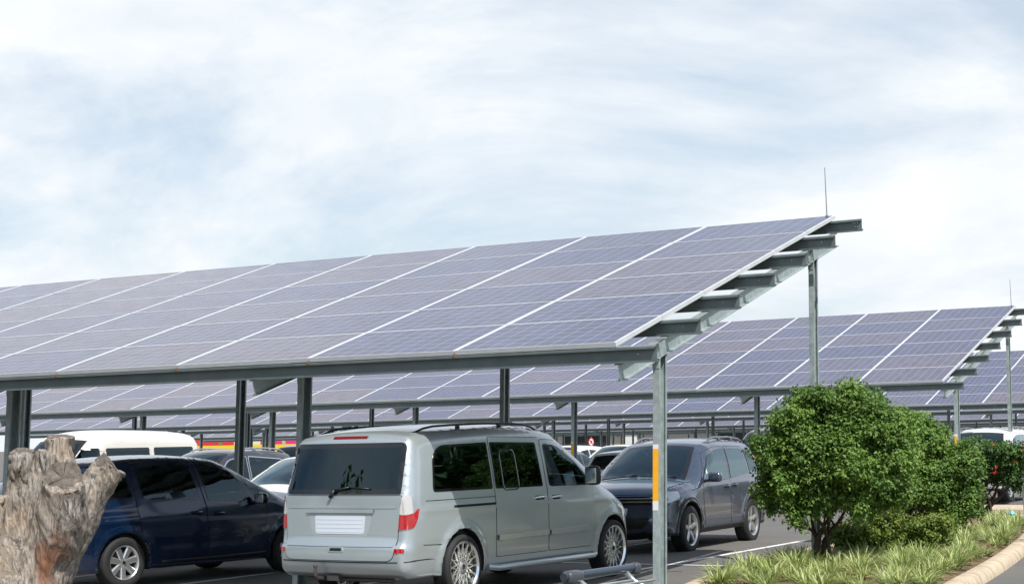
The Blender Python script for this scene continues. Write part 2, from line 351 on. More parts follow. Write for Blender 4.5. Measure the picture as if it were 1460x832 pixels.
# ------------------------------------------------------------------ solar canopies
UPV = Vector((.007, .052, 1.))                              # gravity: the car park rises gently away from the camera
PW, PH, TILT = 1.8693, 1.163, R_(16.28)
cT, sT = math.cos(TILT), math.sin(TILT)
def panel_mat():
    M = bpy.data.materials.new('solar_cells'); M.use_nodes = True; t = M.node_tree; p = t.nodes['Principled BSDF']
    c = N(t, 'ShaderNodeTexCoord'); s = N(t, 'ShaderNodeSeparateXYZ'); LK(t, c, 'Object', s, 0)
    def line(src, out, cells, size, off, w):
        a = N(t, 'ShaderNodeMath', op='MULTIPLY_ADD', i_1=cells / size, i_2=off); LK(t, src, out, a, 0)
        f = N(t, 'ShaderNodeMath', op='FRACT'); LK(t, a, 0, f, 0)
        d = N(t, 'ShaderNodeMath', op='SUBTRACT', i_1=.5); LK(t, f, 0, d, 0)
        e = N(t, 'ShaderNodeMath', op='ABSOLUTE'); LK(t, d, 0, e, 0)
        g = N(t, 'ShaderNodeMath', op='GREATER_THAN', i_1=.5 - w); LK(t, e, 0, g, 0); return g, a
    lx, ax = line(s, 0, 10, 1.82, 5., .022); ly, ay = line(s, 1, 6, 1.12, 3., .022)
    bx, _ = line(s, 1, 12, 1.12, 6.5, .010)
    mx = N(t, 'ShaderNodeMath', op='MAXIMUM'); LK(t, lx, 0, mx, 0); LK(t, ly, 0, mx, 1)
    bb = N(t, 'ShaderNodeMath', op='MULTIPLY', i_1=.45); LK(t, bx, 0, bb, 0)
    mx2 = N(t, 'ShaderNodeMath', op='MAXIMUM'); LK(t, mx, 0, mx2, 0); LK(t, bb, 0, mx2, 1)
    oi = N(t, 'ShaderNodeObjectInfo')
    rp = N(t, 'ShaderNodeValToRGB'); LK(t, oi, 'Random', rp, 0); e = rp.color_ramp.elements
    e[0].position = 0; e[0].color = (.024, .032, .095, 1); e[1].position = 1; e[1].color = (.075, .055, .085, 1)
    k = rp.color_ramp.elements.new(.45); k.color = (.034, .038, .095, 1); k = rp.color_ramp.elements.new(.75); k.color = (.055, .050, .092, 1)
    fx = N(t, 'ShaderNodeMath', op='FLOOR'); LK(t, ax, 0, fx, 0); fy = N(t, 'ShaderNodeMath', op='FLOOR'); LK(t, ay, 0, fy, 0)
    cb = N(t, 'ShaderNodeCombineXYZ'); LK(t, fx, 0, cb, 0); LK(t, fy, 0, cb, 1); LK(t, oi, 'Random', cb, 2)
    wn = N(t, 'ShaderNodeTexWhiteNoise', noise_dimensions='3D'); LK(t, cb, 0, wn, 0)
    cr = N(t, 'ShaderNodeMapRange', i_1=0., i_2=1., i_3=.78, i_4=1.25); LK(t, wn, 0, cr, 0)
    sc = N(t, 'ShaderNodeVectorMath', operation='SCALE'); LK(t, rp, 0, sc, 0); LK(t, cr, 0, sc, 'Scale')
    dn = N(t, 'ShaderNodeTexNoise', i_Scale=3.5, i_Detail=7., i_Roughness=.7); LK(t, c, 'Object', dn, 'Vector')
    dr = N(t, 'ShaderNodeMapRange', i_1=.35, i_2=.7, i_3=.0, i_4=.12); LK(t, dn, 0, dr, 0)
    du = N(t, 'ShaderNodeMix', data_type='RGBA'); LK(t, dr, 0, du, 0); LK(t, sc, 0, du, 6); du.inputs[7].default_value = (.40, .37, .36, 1)
    mi = N(t, 'ShaderNodeMix', data_type='RGBA'); LK(t, mx2, 0, mi, 0); LK(t, du, 2, mi, 6); mi.inputs[7].default_value = (.27, .29, .38, 1); LK(t, mi, 2, p, 'Base Color')
    rr = N(t, 'ShaderNodeMapRange', i_1=.3, i_2=.7, i_3=.10, i_4=.26); LK(t, dn, 0, rr, 0); LK(t, rr, 0, p, 'Roughness')
    p.inputs['Specular IOR Level'].default_value = .28
    return M
CELL = panel_mat()
FRM = mat('panel_frame', (.66, .68, .69), .5, .15, var=.08)
BSH = mat('panel_back', (.55, .56, .58), .6)
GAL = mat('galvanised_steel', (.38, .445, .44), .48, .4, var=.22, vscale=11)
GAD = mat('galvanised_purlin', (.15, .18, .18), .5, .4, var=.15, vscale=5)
YEL = mat('yellow_tape', (.86, .42, .015), .45, var=.06, vscale=20)
WHT = mat('white_tape', (.74, .74, .72), .45)
RUST = mat('rust', (.30, .11, .03), .85)

def panel_mesh():
    w, h, l, t = (PW - .006) / 2, (PH - .006) / 2, .011, .046
    b = MB(); lx = .024
    b.add([(-w + lx, -h + l, -.003), (w - lx, -h + l, -.003), (w - lx, h - l, -.003), (-w + lx, h - l, -.003)], [(0, 1, 2, 3)], 0)
    b.add([(-w + lx, -h + l, -.008), (w - lx, -h + l, -.008), (w - lx, h - l, -.008), (-w + lx, h - l, -.008)], [(3, 2, 1, 0)], 2)
    for x in (-1, 1): b.box((x * (w - lx / 2), 0, -t / 2), (lx, 2 * h, t), 1)
    for y in (-1, 1): b.box((0, y * (h - l / 2), -t / 2), (2 * w - 2 * lx, l, t), 1)
    return b.build('solar_panel', [CELL, FRM, BSH])
PANEL0 = panel_mesh()
def csec(w, d, t=.004, lip=.02):
    """lipped channel in 2D: web at left, open to +a; a across w, b across d"""
    return [(0, 0), (w, 0), (w, lip), (w - t, lip), (w - t, t), (t, t), (t, d - t), (w - t, d - t), (w - t, d - lip), (w, d - lip), (w, d), (0, d)]
SP = 4.55; NPUR = 7
def canopy(n, dz, cols, keep, nposts, label):
    ox, oy = [(0, 0), (-2.484, 20.40), (-5.117, 41.01)][n] if n < 3 else (-2.52 * n, 20.45 * n)
    oz = 2.6277 + dz
    root = empty('solar_canopy', (ox, oy, 0)); tag(root, label, 'solar canopy', 'solar canopies over the parking rows')
    rest = MB()
    for u in range(cols):
        for v in range(6):
            c = Vector((-(u + .5) * PW, (v + .5) * PH * cT, oz + (v + .5) * PH * sT))
            if keep(u, v):
                p = PANEL0.copy(); COL.objects.link(p); p.parent = root; p.location = c; p.rotation_euler = (TILT + R_(random.uniform(-.14, .14)), R_(random.uniform(-.14, .14)), 0)
            else:
                q = [Vector((x, y * cT - z * sT, y * sT + z * cT)) + c for x, y, z in [tuple(vv.co) for vv in PANEL0.data.vertices]]
                bs = len(rest.V); rest.V += q
                for pl in PANEL0.data.polygons: rest.F.append(tuple(i + bs for i in pl.vertices)); rest.M.append(pl.material_index)
    if rest.V:
        o = rest.build('solar_panel_array', [CELL_S, FRM, BSH], root); o['kind'] = 'stuff'
    xe = -cols * PW
    # purlins: lipped channels along the row, open towards the eave
    for k in range(NPUR):
        v = (k * .975 + .03) * PH; d, w_, t_ = .165, .05, .006
        y, z = v * cT + .05 * sT, oz + v * sT - .052
        Z = [(t_, 0), (t_, -d + t_), (w_, -d + t_), (w_, -d + .02), (w_ + t_, -d + .02), (w_ + t_, -d), (0, -d), (0, -t_ * 1.5), (-w_ + t_, -t_ * 1.5), (-w_ + t_, -.022), (-w_, -.022), (-w_, 0)]
        P2 = [(y + a * cT, z + a * sT + bb) for a, bb in Z]
        b = MB(); b.prism(P2, xe, .42 - .004 * k, 0, axis=0)
        if k == 0 and n == 0:
            for u in range(1, 8):                                     # rust at the frame joints
                b.box((-u * PW, y - w_ - .003, z - .006), (.02, .008, .03), 1); b.box((-u * PW + .012, y - .003, z - .05), (.010, .006, .04), 1)
        if n < 2:
            for px, pz in (((.31, -.05), (.34, -.05), (.28, -.05), (.31, -.10), (.34, -.10)) if k == 6 else ((.22, -.08),)): b.box((px, y - .003, z + pz), (.012, .008, .012), 2)
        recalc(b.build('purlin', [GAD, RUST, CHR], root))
    lean = Vector((UPV.x, UPV.y, 0))
    for i in range(nposts):
        X = -.01 - SP * i - (.14 if i > 1 else 0); b = MB(); d, wf, tf = .175, .09, .009
        def rp(a, v, off): return Vector((X + a, v * cT + off * sT, oz + v * sT - off * cT))
        o0, v0, v1 = .222, .0, 6.85
        for (a0, a1, f0, f1) in ((-wf / 2, wf / 2, o0, o0 + tf), (-wf / 2, wf / 2, o0 + d - tf, o0 + d), (-.004, .004, o0 + tf, o0 + d - tf)):
            V = [rp(a, v, f) for v in (v0, v1) for a, f in ((a0, f0), (a1, f0), (a1, f1), (a0, f1))]
            b.add(V, [(3, 2, 1, 0), (4, 5, 6, 7), (0, 1, 5, 4), (1, 2, 6, 5), (2, 3, 7, 6), (3, 0, 4, 7)])
        for v in (.98, 5.92):                                          # stiffeners over the posts
            V = [rp(a, v + e, f) for e in (-.08, .08) for a, f in ((-wf / 2, o0), (wf / 2, o0), (wf / 2, o0 + d), (-wf / 2, o0 + d))]
            b.add(V, [(3, 2, 1, 0), (4, 5, 6, 7), (0, 1, 5, 4), (1, 2, 6, 5), (2, 3, 7, 6), (3, 0, 4, 7)])
        b.build('rafter', GAL, root)
        for front, v, wx, wy in ((True, .98, .071, .19), (False, 5.92, .066, .165)):
            top = rp(0, v, o0 + d - .01); zt = top.z; y0 = top.y - lean.y * zt; x0 = top.x - lean.x * zt
            S = [(a - wx / 2, c2 - wy / 2) for a, c2 in csec(wx, wy, .006, .03)]
            zs = (-.9 if n > 3 else -.05, zt + .04); k = len(S)
            V = [(x0 + a + lean.x * z_, y0 + c2 + lean.y * z_, z_) for z_ in zs for a, c2 in S]
            F = [(q, (q + 1) % k, k + (q + 1) % k, k + q) for q in range(k)] + [tuple(range(k - 1, -1, -1)), tuple(range(k, 2 * k))]
            bp = MB(); bp.add(V, F)
            bp.box((x0 + lean.x * (zt - .07), y0 + lean.y * (zt - .07) - wy / 2 - .005, zt - .06), (wx * 1.1, .009, .15), 0)
            po = recalc(bp.build('post', [GAL], root))
            if front and n < 4 and not (n == 0 and i > 1):
                tp = MB()
                def tape(za, zb, mi):
                    yy = -wy / 2 - .003
                    q = [(x0 + sx * wx * .5 + lean.x * z_, y0 + yy + lean.y * z_, z_) for z_ in (za, zb) for sx in (-1, .8)]
                    tp.add(q, [(0, 1, 3, 2)], mi)
                b0 = .95
                tape(b0, b0 + .095, 1); tape(b0 + .095, b0 + .625, 0); tape(b0 + .625, b0 + .67, 1)
                tp.build('reflective_tape', [YEL, WHT], po)
    if n < 2:
        yt, zt = 6 * PH * cT, oz + 6 * PH * sT
        b = MB(); b.tube([(-.11, yt - .02, zt - .05), (-.12, yt - .01, zt + .65)], [.010, .006], 6); b.box((-.11, yt - .02, zt - .03), (.035, .035, .07))
        b.build('lightning_rod', mat('rod_grey', (.35, .36, .38), .4, .6), root)
    return root
CELL_S = CELL
canopy(0, 0, 11, lambda u, v: True, 4, 'nearest solar canopy, whose panels fill the left and rise over the silver van')
canopy(1, .12, 17, lambda u, v: not (u == 16 and v > 2), 7, 'second solar canopy, directly behind the nearest one, ending over the white SUV at right')
canopy(2, -.05, 26, lambda u, v: v < 2 or (u < 9 and v < 7 and u < 8) or (u < 11 and v == 2), 10, 'third solar canopy from the front, showing its low rows of panels past the second one')
canopy(3, -.04, 34, lambda u, v: False, 12, 'fourth solar canopy back, mostly hidden, its eave just under that of the third one')
canopy(4, -.30, 38, lambda u, v: False, 13, 'fifth solar canopy back, a thin strip of panels over the white hatchback')
canopy(5, -.41, 42, lambda u, v: False, 14, 'sixth solar canopy back, a thin strip above the far car roofs')
canopy(6, -.52, 46, lambda u, v: False, 15, 'farthest solar canopy, its low eave just over the farthest car roofs')
bpy.data.objects.remove(PANEL0)

# ------------------------------------------------------------------ vehicles
def smooth_tab(tab, k=.05):
    a = np.array(tab, float); xs = np.linspace(a[0, 0], a[-1, 0], 400); ys = np.interp(xs, a[:, 0], a[:, 1]); s = max(1, int(k * 400))
    ker = np.hanning(2 * s + 3)[1:-1]; ker /= ker.sum(); ys = np.convolve(np.pad(ys, s, 'edge'), ker, 'valid')
    return lambda v: np.interp(v, xs, ys)

class Car:
    """Shell = height field over the side silhouette, closed across by strips; details are projected on it."""
    def __init__(s, root, sp):
        s.root = root; s.sp = sp; s.w = sp['w']; g = sp.get('grid', .045)
        tags = []; ctl = [c[:5] for c in sp['top']]; nsub = 5
        T = catmull(ctl, nsub); 
        for c in sp['top'][:-1]: tags += [c[5]] * nsub
        tags = tags + ['under']
        zb = sp['zb']; pts = []; R, Ra = sp['R'], sp['Ra']
        def ln(ya, yb):
            n = max(2, int(abs(ya - yb) / .08)); return [(ya + (yb - ya) * i / n, zb, .07, .04, 0) for i in range(1, n)]
        yend = T[-1][0]; prev = yend
        for yc in (sp['yf'], sp['yr']):
            a0 = math.asin((zb - R) / Ra)
            ya, yb = yc + Ra * math.cos(a0), yc - Ra * math.cos(a0)
            pts += ln(prev, ya); n = 20
            for i in range(n + 1):
                a = a0 + (math.pi - 2 * a0) * i / n; pts.append((yc + Ra * math.cos(a), R + Ra * math.sin(a), .018, .012, 0))
            prev = yb
        pts += ln(prev, T[0][0])
        S = np.concatenate([T, np.array(pts)]); nT = len(T); tags += ['under'] * (len(S) - len(tags))
        s.S = S; s.tags = tags; YZ = S[:, :2]
        s.A = YZ; s.B = np.roll(YZ, -1, 0); s.par = S[:, 2:4]; s.parB = np.roll(S[:, 2:4], -1, 0)
        s.fz = smooth_tab(sp['fz'], .03); s.gy = smooth_tab(sp['gy'], .03)
        # inward normals
        e = np.roll(YZ, -1, 0) - np.roll(YZ, 1, 0); e /= np.hypot(e[:, 0], e[:, 1])[:, None]; sgn = 1 if area2(YZ) > 0 else -1
        inn = sgn * np.stack([-e[:, 1], e[:, 0]], 1)
        ptsx = [gridpts(YZ, g, [])]
        for d in (.006, .016, .035, .07, .12):
            q = YZ + inn * d; q = q[inpoly(q, YZ)]
            if len(q):
                dd, _ = segdist(q, s.A, s.B); q = q[dd.min(1) > d * .93]; ptsx.append(q)
        allp = np.concatenate(ptsx)
        holes = [dens(h, .06) for h in sp.get('holes', [])]
        for h in holes:
            hh = np.array(h); d, _ = segdist(allp, hh, np.roll(hh, -1, 0)); allp = allp[d.min(1) > .012]
        P, TT, ok, c = cdt([tuple(p) for p in YZ], holes, [tuple(p) for p in allp])
        hole = np.zeros(len(TT), bool)
        for h in holes: hole |= inpoly(c, h)
        X = s.H(P[:, 0], P[:, 1]); V = []; F = []; M = []; HF = []
        nP = len(P)
        for sg in (1, -1): V += [(sg * X[i], P[i, 0], P[i, 1]) for i in range(nP)]
        lowz = sp.get('dark_below', 0)
        for t, o, h in zip(TT, ok, hole):
            if not o: continue
            a, b, c_ = P[t]; cw = (b[0] - a[0]) * (c_[1] - a[1]) - (b[1] - a[1]) * (c_[0] - a[0])
            t = tuple(int(v) for v in t)
            f = t if cw > 0 else t[::-1]
            zc_ = P[list(t), 1].mean(); mi = 2 if zc_ < lowz else 0
            F.append(f); M.append(mi); HF.append(bool(h)); F.append(tuple(v + nP for v in f[::-1])); M.append(mi); HF.append(bool(h))
        # strips across
        nS = len(S); s.xw = s.H(S[:, 0], S[:, 1]); K = sp.get('K', 14); base = len(V); s.out = -inn; s.rowbase = base; s.K = K
        ts = [-1 + 2 * j / K for j in range(K + 1)]
        for i in range(nS):
            for t in ts:
                bl = S[i, 4] * (1 - abs(t) ** 2.2); V.append((t * s.xw[i], S[i, 0] + s.out[i, 0] * bl, S[i, 1] + s.out[i, 1] * bl))
        for i in range(nS):
            i2 = (i + 1) % nS; tg = tags[i]
            for j in range(K):
                a, b = base + i * (K + 1) + j, base + i2 * (K + 1) + j
                f = (a, a + 1, b + 1, b) if sgn < 0 else (a, b, b + 1, a + 1)
                h = tg in ('ws', 'rw') and 1 <= j < K - 1
                F.append(f); M.append({'under': 1, 'black': 2}.get(tg, 0)); HF.append(h)
        s.bvh = BVHTree.FromPolygons([Vector(v) for v in V], F)
        ctr = Vector((0, sp['L'] / 2, .8))
        keepF = [f for f, h in zip(F, HF) if not h]; keepM = [mm for mm, h in zip(M, HF) if not h]
        s.pm = sp['paint']
        o = mk('body', V, keepF, [s.pm, GAP, BLK], root, keepM, True)
        bm = bmesh.new(); bm.from_mesh(o.data); bmesh.ops.remove_doubles(bm, verts=bm.verts[:], dist=.0008); bm.to_mesh(o.data); bm.free()
        o.data.set_sharp_from_angle(angle=R_(38)); s.body = o
        s.ptsV = V
    def H(s, y, z):
        y = np.atleast_1d(np.asarray(y, float)); z = np.atleast_1d(np.asarray(z, float)); sp = s.sp
        P = np.stack([y, z], 1); d, t = segdist(P, s.A, s.B)
        par = s.par[None] * (1 - t[:, :, None]) + s.parB[None] * t[:, :, None]
        q = np.clip(1 - d / par[:, :, 0], 0, 1); ins = (par[:, :, 1] * (1 - np.sqrt(np.maximum(0, 1 - q * q)))).max(1)
        x = s.w * s.fz(z) * s.gy(y)
        for yc in (sp['yf'], sp['yr']):
            r = np.hypot(y - yc, z - sp['R']); x = x + sp.get('flare', .016) * np.clip(1 - (r - sp['Ra']) / .085, 0, 1) ** .6 * (r >= sp['Ra'] - .01)
        for (z0, wd, amt, ya, yb) in sp.get('creases', []):
            x = x + amt * np.exp(-((z - (z0[0] + (z0[1] - z0[0]) * (y - ya) / (yb - ya))) / wd) ** 2) * np.clip((y - ya) / .15, 0, 1) * np.clip((yb - y) / .15, 0, 1)
        return x - ins
    def cast(s, a, b, mode):
        L = s.sp['L']
        o, d = {'R': ((3, a, b), (-1, 0, 0)), 'L': ((-3, a, b), (1, 0, 0)), 'B': ((a, -3, b), (0, 1, 0)), 'F': ((a, L + 3, b), (0, -1, 0)), 'T': ((a, b, 4), (0, 0, -1))}[mode]
        h = s.bvh.ray_cast(Vector(o), Vector(d))
        if h[0] is None:
            h = s.bvh.find_nearest(Vector(o) + Vector(d) * 3)
        n = h[1] if h[1].dot(Vector(d)) < 0 else -h[1]
        return h[0], n
    def patch(s, mb, poly, mode, off, mi=0, holes=(), g=.06, rim=.006):
        poly = dens(poly, g * .8); holes = [dens(h, g * .8) for h in holes]
        P, T, ok, c = cdt(poly, holes, [tuple(p) for p in gridpts(poly, g, holes)])
        for h in holes: ok &= ~inpoly(c, h)
        T = T[ok]; V = []; NN = []
        for a, b in P:
            h, n = s.cast(a, b, mode); V.append(h + n * off); NN.append(n)
        d = {'R': Vector((1, 0, 0)), 'L': Vector((-1, 0, 0)), 'B': Vector((0, -1, 0)), 'F': Vector((0, 1, 0)), 'T': Vector((0, 0, 1))}[mode]
        F = []; ed = {}
        for t in T:
            a, b, c_ = (int(v) for v in t)
            if (V[b] - V[a]).cross(V[c_] - V[a]).dot(d) < 0: b, c_ = c_, b
            F.append((a, b, c_))
            for e in ((a, b), (b, c_), (c_, a)): ed[tuple(sorted(e))] = e if tuple(sorted(e)) not in ed else None
        if rim:
            idx = {}
            for k, e in ed.items():
                if e is None: continue
                for v in e:
                    if v not in idx: idx[v] = len(V); V.append(V[v] - NN[v] * rim)
                F.append((e[1], e[0], idx[e[0]], idx[e[1]]))
        mb.add(V, F, mi)
    def panel(s, name, poly, mode, m=None, off=.004, gap=.007, holes=(), parent=None, g=.06):
        mb = MB(); s.patch(mb, poly, mode, off, 0, holes, g, .005)
        if gap: s.patch(mb, grow(poly, gap), mode, .0012, 1, [grow(h, -.004) for h in holes], g, 0)
        return mb.build(name, [m or s.pm, GAP], parent or s.root, True, 40)
    def window(s, poly, mode, gl, parent=None, off=.006, band=.022, name='window', trim=None, g=.07):
        mb = MB(); inner_ = grow(poly, -band)
        s.patch(mb, inner_, mode, off, 0, (), g, 0)
        s.patch(mb, poly, mode, off + .0006, 1, [inner_], g, .008)
        if trim: s.patch(mb, grow(poly, .014), mode, off - .001, 2, [poly], g, .005)
        return mb.build(name, [gl, GBL, trim or GBL], parent or s.root, True, 40)
    def strip(s, mb, path, wd, mode, off, mi=0, rim=.004, n=5):
        p = catmull(path, n) if len(path) > 2 else np.array([np.array(path[0]) + (np.array(path[1]) - np.array(path[0])) * t for t in np.linspace(0, 1, max(3, int(math.dist(*path) / .08)))])
        e = np.gradient(p, axis=0); e /= np.maximum(np.hypot(e[:, 0], e[:, 1])[:, None], 1e-9); nn = np.stack([-e[:, 1], e[:, 0]], 1) * wd / 2
        poly = [tuple(x) for x in np.concatenate([p + nn, (p - nn)[::-1]])]
        d = {'R': Vector((1, 0, 0)), 'L': Vector((-1, 0, 0)), 'B': Vector((0, -1, 0)), 'F': Vector((0, 1, 0)), 'T': Vector((0, 0, 1))}[mode]
        k = len(p); V = []
        for a, b in list(p + nn) + list(p - nn):
            h, n_ = s.cast(a, b, mode); V.append(h + n_ * off)
        for a, b in list(p + nn) + list(p - nn):
            h, n_ = s.cast(a, b, mode); V.append(h - n_ * .002)
        F = []
        for i in range(k - 1):
            F += [(i, i + 1, k + i + 1, k + i), (2 * k + i, 2 * k + i + 1, i + 1, i), (k + i, k + i + 1, 3 * k + i + 1, 3 * k + i)]
        if (V[1] - V[0]).cross(V[k] - V[0]).dot(d) < 0: F = [f[::-1] for f in F]
        mb.add(V, F, mi)
    def screen(s, tg, gl, name, off=.005, parent=None):
        rows = [i for i, t in enumerate(s.tags) if t == tg]; rows = rows + [rows[-1] + 1]; K = s.K; mb = MB(); V = []; F = []; M = []
        for q, i in enumerate(rows):
            o3 = Vector((0, s.out[i, 0], s.out[i, 1])) * off
            for j in range(K + 1):
                t = -1 + 2 * j / K; t = max(-.965, min(.965, t))
                bl = s.S[i, 4] * (1 - abs(t) ** 2.2); V.append(Vector((t * s.xw[i], s.S[i, 0] + s.out[i, 0] * bl, s.S[i, 1] + s.out[i, 1] * bl)) + o3)
        n = len(rows)
        for q in range(n - 1):
            for j in range(K):
                a = q * (K + 1) + j; F.append((a, a + 1, a + K + 2, a + K + 1)); M.append(1 if (j == 0 or j == K - 1 or q == 0 or q == n - 2 and tg == 'rw') else 0)
        mb.V = V; mb.F = F; mb.M = M
        return mb.build(name, [gl, GBL], parent or s.root, True)

def wheel(root, c, R, style, width=.22, side=1):
    """c: centre of the wheel; outer face toward side*x"""
    b = MB(); b.lathe([(-.05 * side, 0), (-.05 * side, R * .42), (-.035 * side, R * .42), (-.035 * side, 0)], 24, 'x'); 
    hub = b.build('wheel', mat('brake_disc', (.2, .19, .18), .4, .8), root, True, 40); recalc(hub); hub.location = c
    ri = {'mesh': .79, 'five': .68, 'seven': .66, 'plain': .68}[style] * R
    h = width / 2
    prof = [(-h * .85, ri * 1.0), (-h, ri + .02), (-h * .98, R * .90), (-h * .82, R * .985), (-h * .55, R), (-h * .53, R * .982), (-h * .45, R * .982), (-h * .43, R), (0, R), (h * .02, R * .982), (h * .10, R * .982), (h * .12, R), (h * .5, R), (h * .52, R * .982), (h * .58, R * .982), (h * .6, R * .997), (h * .82, R * .985), (h * .97, R * .92), (h * 1.0, ri * .5 + R * .5), (h * .96, ri + .012), (h * .85, ri)]
    b = MB(); b.lathe(prof, 48, 'x'); ty = recalc(b.build('tyre', RUB, hub, True, 50))
    b = MB(); o = h * side
    # rim barrel and lip
    b.lathe([(-o * .8, ri * .96), (o * .3, ri * .90), (o * .80, ri * .93), (o * .95, ri * .985), (o * .98, ri * 1.01), (o * .9, ri * 1.02)], 48, 'x', 0)
    fx = o * .62
    def bar(a0, r0, a1, r1, w0, w1, x0, x1, mi=0, th=.022):
        p0 = Vector((x0, r0 * math.cos(a0), r0 * math.sin(a0))); p1 = Vector((x1, r1 * math.cos(a1), r1 * math.sin(a1)))
        d = (p1 - p0).normalized(); t = d.cross(Vector((1, 0, 0))).normalized(); X = Vector((side, 0, 0))
        V = [p0 - t * w0 * .5, p0 + t * w0 * .5, p1 + t * w1 * .5, p1 - t * w1 * .5]; V2 = [p0 - t * w0 * .32 + X * th * .4, p0 + t * w0 * .32 + X * th * .4, p1 + t * w1 * .32 + X * th * .4, p1 - t * w1 * .32 + X * th * .4]; V3 = [v - X * th for v in V]
        b.add(V + V2 + V3, [(4, 5, 6, 7), (0, 1, 5, 4), (1, 2, 6, 5), (2, 3, 7, 6), (3, 0, 4, 7), (8, 9, 1, 0), (9, 10, 2, 1), (10, 11, 3, 2), (11, 8, 0, 3)], mi)
    pi2 = 2 * math.pi
    if style == 'mesh':
        n = 16
        for k in range(n):
            a = pi2 * k / n
            for sg in (1, -1):
                bar(a, ri * .30, a + sg * pi2 / n * 1.1, ri * .93, .017, .013, fx, o * .72)
        for k in range(n): a = pi2 * (k + .5) / n; b.lathe([(fx + .008 * side, 0), (fx + .008 * side, .006)], 6, 'x', 0, (0, ri * .68 * math.cos(a), ri * .68 * math.sin(a)))
    elif style == 'five':
        for k in range(5):
            a = pi2 * k / 5 + .3
            bar(a, ri * .12, a, ri * .93, .085, .055, fx, o * .7, 0, .03)
    elif style == 'seven':
        for k in range(7):
            a = pi2 * k / 7 + .2; bar(a, ri * .14, a, ri * .94, .062, .085, fx, o * .72, 0, .026)
    else:
        for k in range(10):
            a = pi2 * k / 10; bar(a, ri * .14, a, ri * .94, .045, .04, fx, o * .72, 0, .026)
    b.lathe([(fx - .03 * side, ri * .30), (fx + .012 * side, ri * .26), (fx + .02 * side, ri * .12), (fx + .02 * side, 0)], 24, 'x', 0)
    b.lathe([(fx + .021 * side, ri * .11), (fx + .026 * side, ri * .09), (fx + .026 * side, 0)], 16, 'x', 1)
    m0 = {'mesh': CHR, 'five': DKA if side == 1 and False else ALY}.get(style, ALY)
    rim = b.build('rim', [m0, GBL], hub, True, 30); recalc(rim)
    return hub
def wheels(car, style, track_in=.02, width=.22):
    sp = car.sp
    for y in (sp['yr'], sp['yf']):
        x = float(car.H(y, sp['R'] + sp['Ra'] + .03)[0]) - width / 2 - track_in
        for sg in (1, -1): wheel(car.root, (sg * x, y, sp['R']), sp['R'], style, width, sg)
def seats(car, rows, wd=.5, z=.62, top=1.15, m=None):
    for y, xs in rows:
        for x in xs:
            b = MB(); rt = Matrix.Rotation(R_(-14), 3, 'X')
            b.rbox((x, y + .22, z), (wd, .5, .16), .06); b.rbox((x, y - .06, z + .32), (wd, .15, .62), .07, 0, Matrix.Rotation(R_(12), 3, 'X'))
            b.rbox((x, y - .145, z + .72), (wd * .52, .1, .17), .045, 0, Matrix.Rotation(R_(8), 3, 'X'))
            for q in (-.06, .06): b.tube([(x + q, y - .13, z + .58), (x + q, y - .145, z + .68)], .008, 6)
            b.build('seat', m or INT, car.root, True, 50)
def cabin(car, y0, y1, zf, w, dash, sw=None):
    b = MB(); b.box((0, (y0 + y1) / 2, zf), (2 * w, y1 - y0, .04)); b.rbox((0, dash[0], dash[1] - .12), (2 * w, .42, .26), .08)
    for sg in (1, -1): b.box((sg * w, (y0 + y1) / 2, (zf + dash[1]) / 2 - .05), (.03, y1 - y0, dash[1] - zf - .06))
    b.build('interior', INT, car.root, True, 40)
    if sw:
        x, y, z = sw; b = MB(); rot = Matrix.Rotation(R_(28), 3, 'X'); pts = [Vector((x, y, z)) + rot @ Vector((.185 * math.cos(a), 0, .185 * math.sin(a))) for a in np.linspace(0, 2 * math.pi, 25)]
        b.tube(pts, .016, 8, cap=False); b.tube([Vector((x, y, z)) + rot @ Vector((-.18, 0, 0)), Vector((x, y, z)) + rot @ Vector((.18, 0, 0))], .02, 6); b.tube([(x, y, z), (x, y + .3, z - .12)], .03, 8)
        b.build('steering_wheel', BLK, car.root, True)
def mirror(car, x, y, z, m, size=(.2, .11, .15), glass_back=True, arm=True):
    for sg in (1, -1):
        b = MB(); b.rbox((sg * (x + size[0] * .62), y, z), size, .05, 0)
        if arm: b.rbox((sg * (x + .01), y + .02, z - .05), (.12, .06, .04), .015, 1)
        mo = b.build('wing_mirror', [m, BLK], car.root, True, 50)
        gb = MB(); gb.rbox((sg * (x + size[0] * .62), y - size[1] * .5 - .001, z), (size[0] * .84, .008, size[2] * .8), .004, 0)
        gb.build('mirror_glass', CHR, mo, True, 40)
def handle(car, y, z, mode, parent, m, ln=.2):
    h, n = car.cast(y, z, mode); b = MB(); o = h + n * .028
    b.rbox(h + n * .004, (.012, ln * .8, .05), .005, 1)
    pts = [h + Vector((0, -ln / 2, 0)), o + Vector((0, -ln / 2 + .02, .002)), o + Vector((0, ln / 2 - .02, .002)), h + Vector((0, ln / 2, 0))]
    b.tube(pts, .013, 8, 0); return b.build('handle', [m, GAP], parent, True, 50)
def rails(car, x, y0, y1, z_at, m, lift=.05, r=.016):
    for sg in (1, -1):
        b = MB(); pts = []
        for t in np.linspace(0, 1, 15):
            y = y0 + (y1 - y0) * t; h, n = car.cast(sg * x, y, 'T'); pts.append(h + Vector((0, 0, lift * min(1, math.sin(math.pi * t) * 3.2) - .005)))
        b.tube(pts, r, 8)
        for t in (.33, .66):
            y = y0 + (y1 - y0) * t; h, n = car.cast(sg * x, y, 'T'); b.rbox(h + Vector((0, 0, lift * .45)), (r * 1.8, .07, lift), .006)
        b.build('roof_rail', m, car.root, True, 50)
mir = lambda poly: [(-a, b) for a, b in poly]

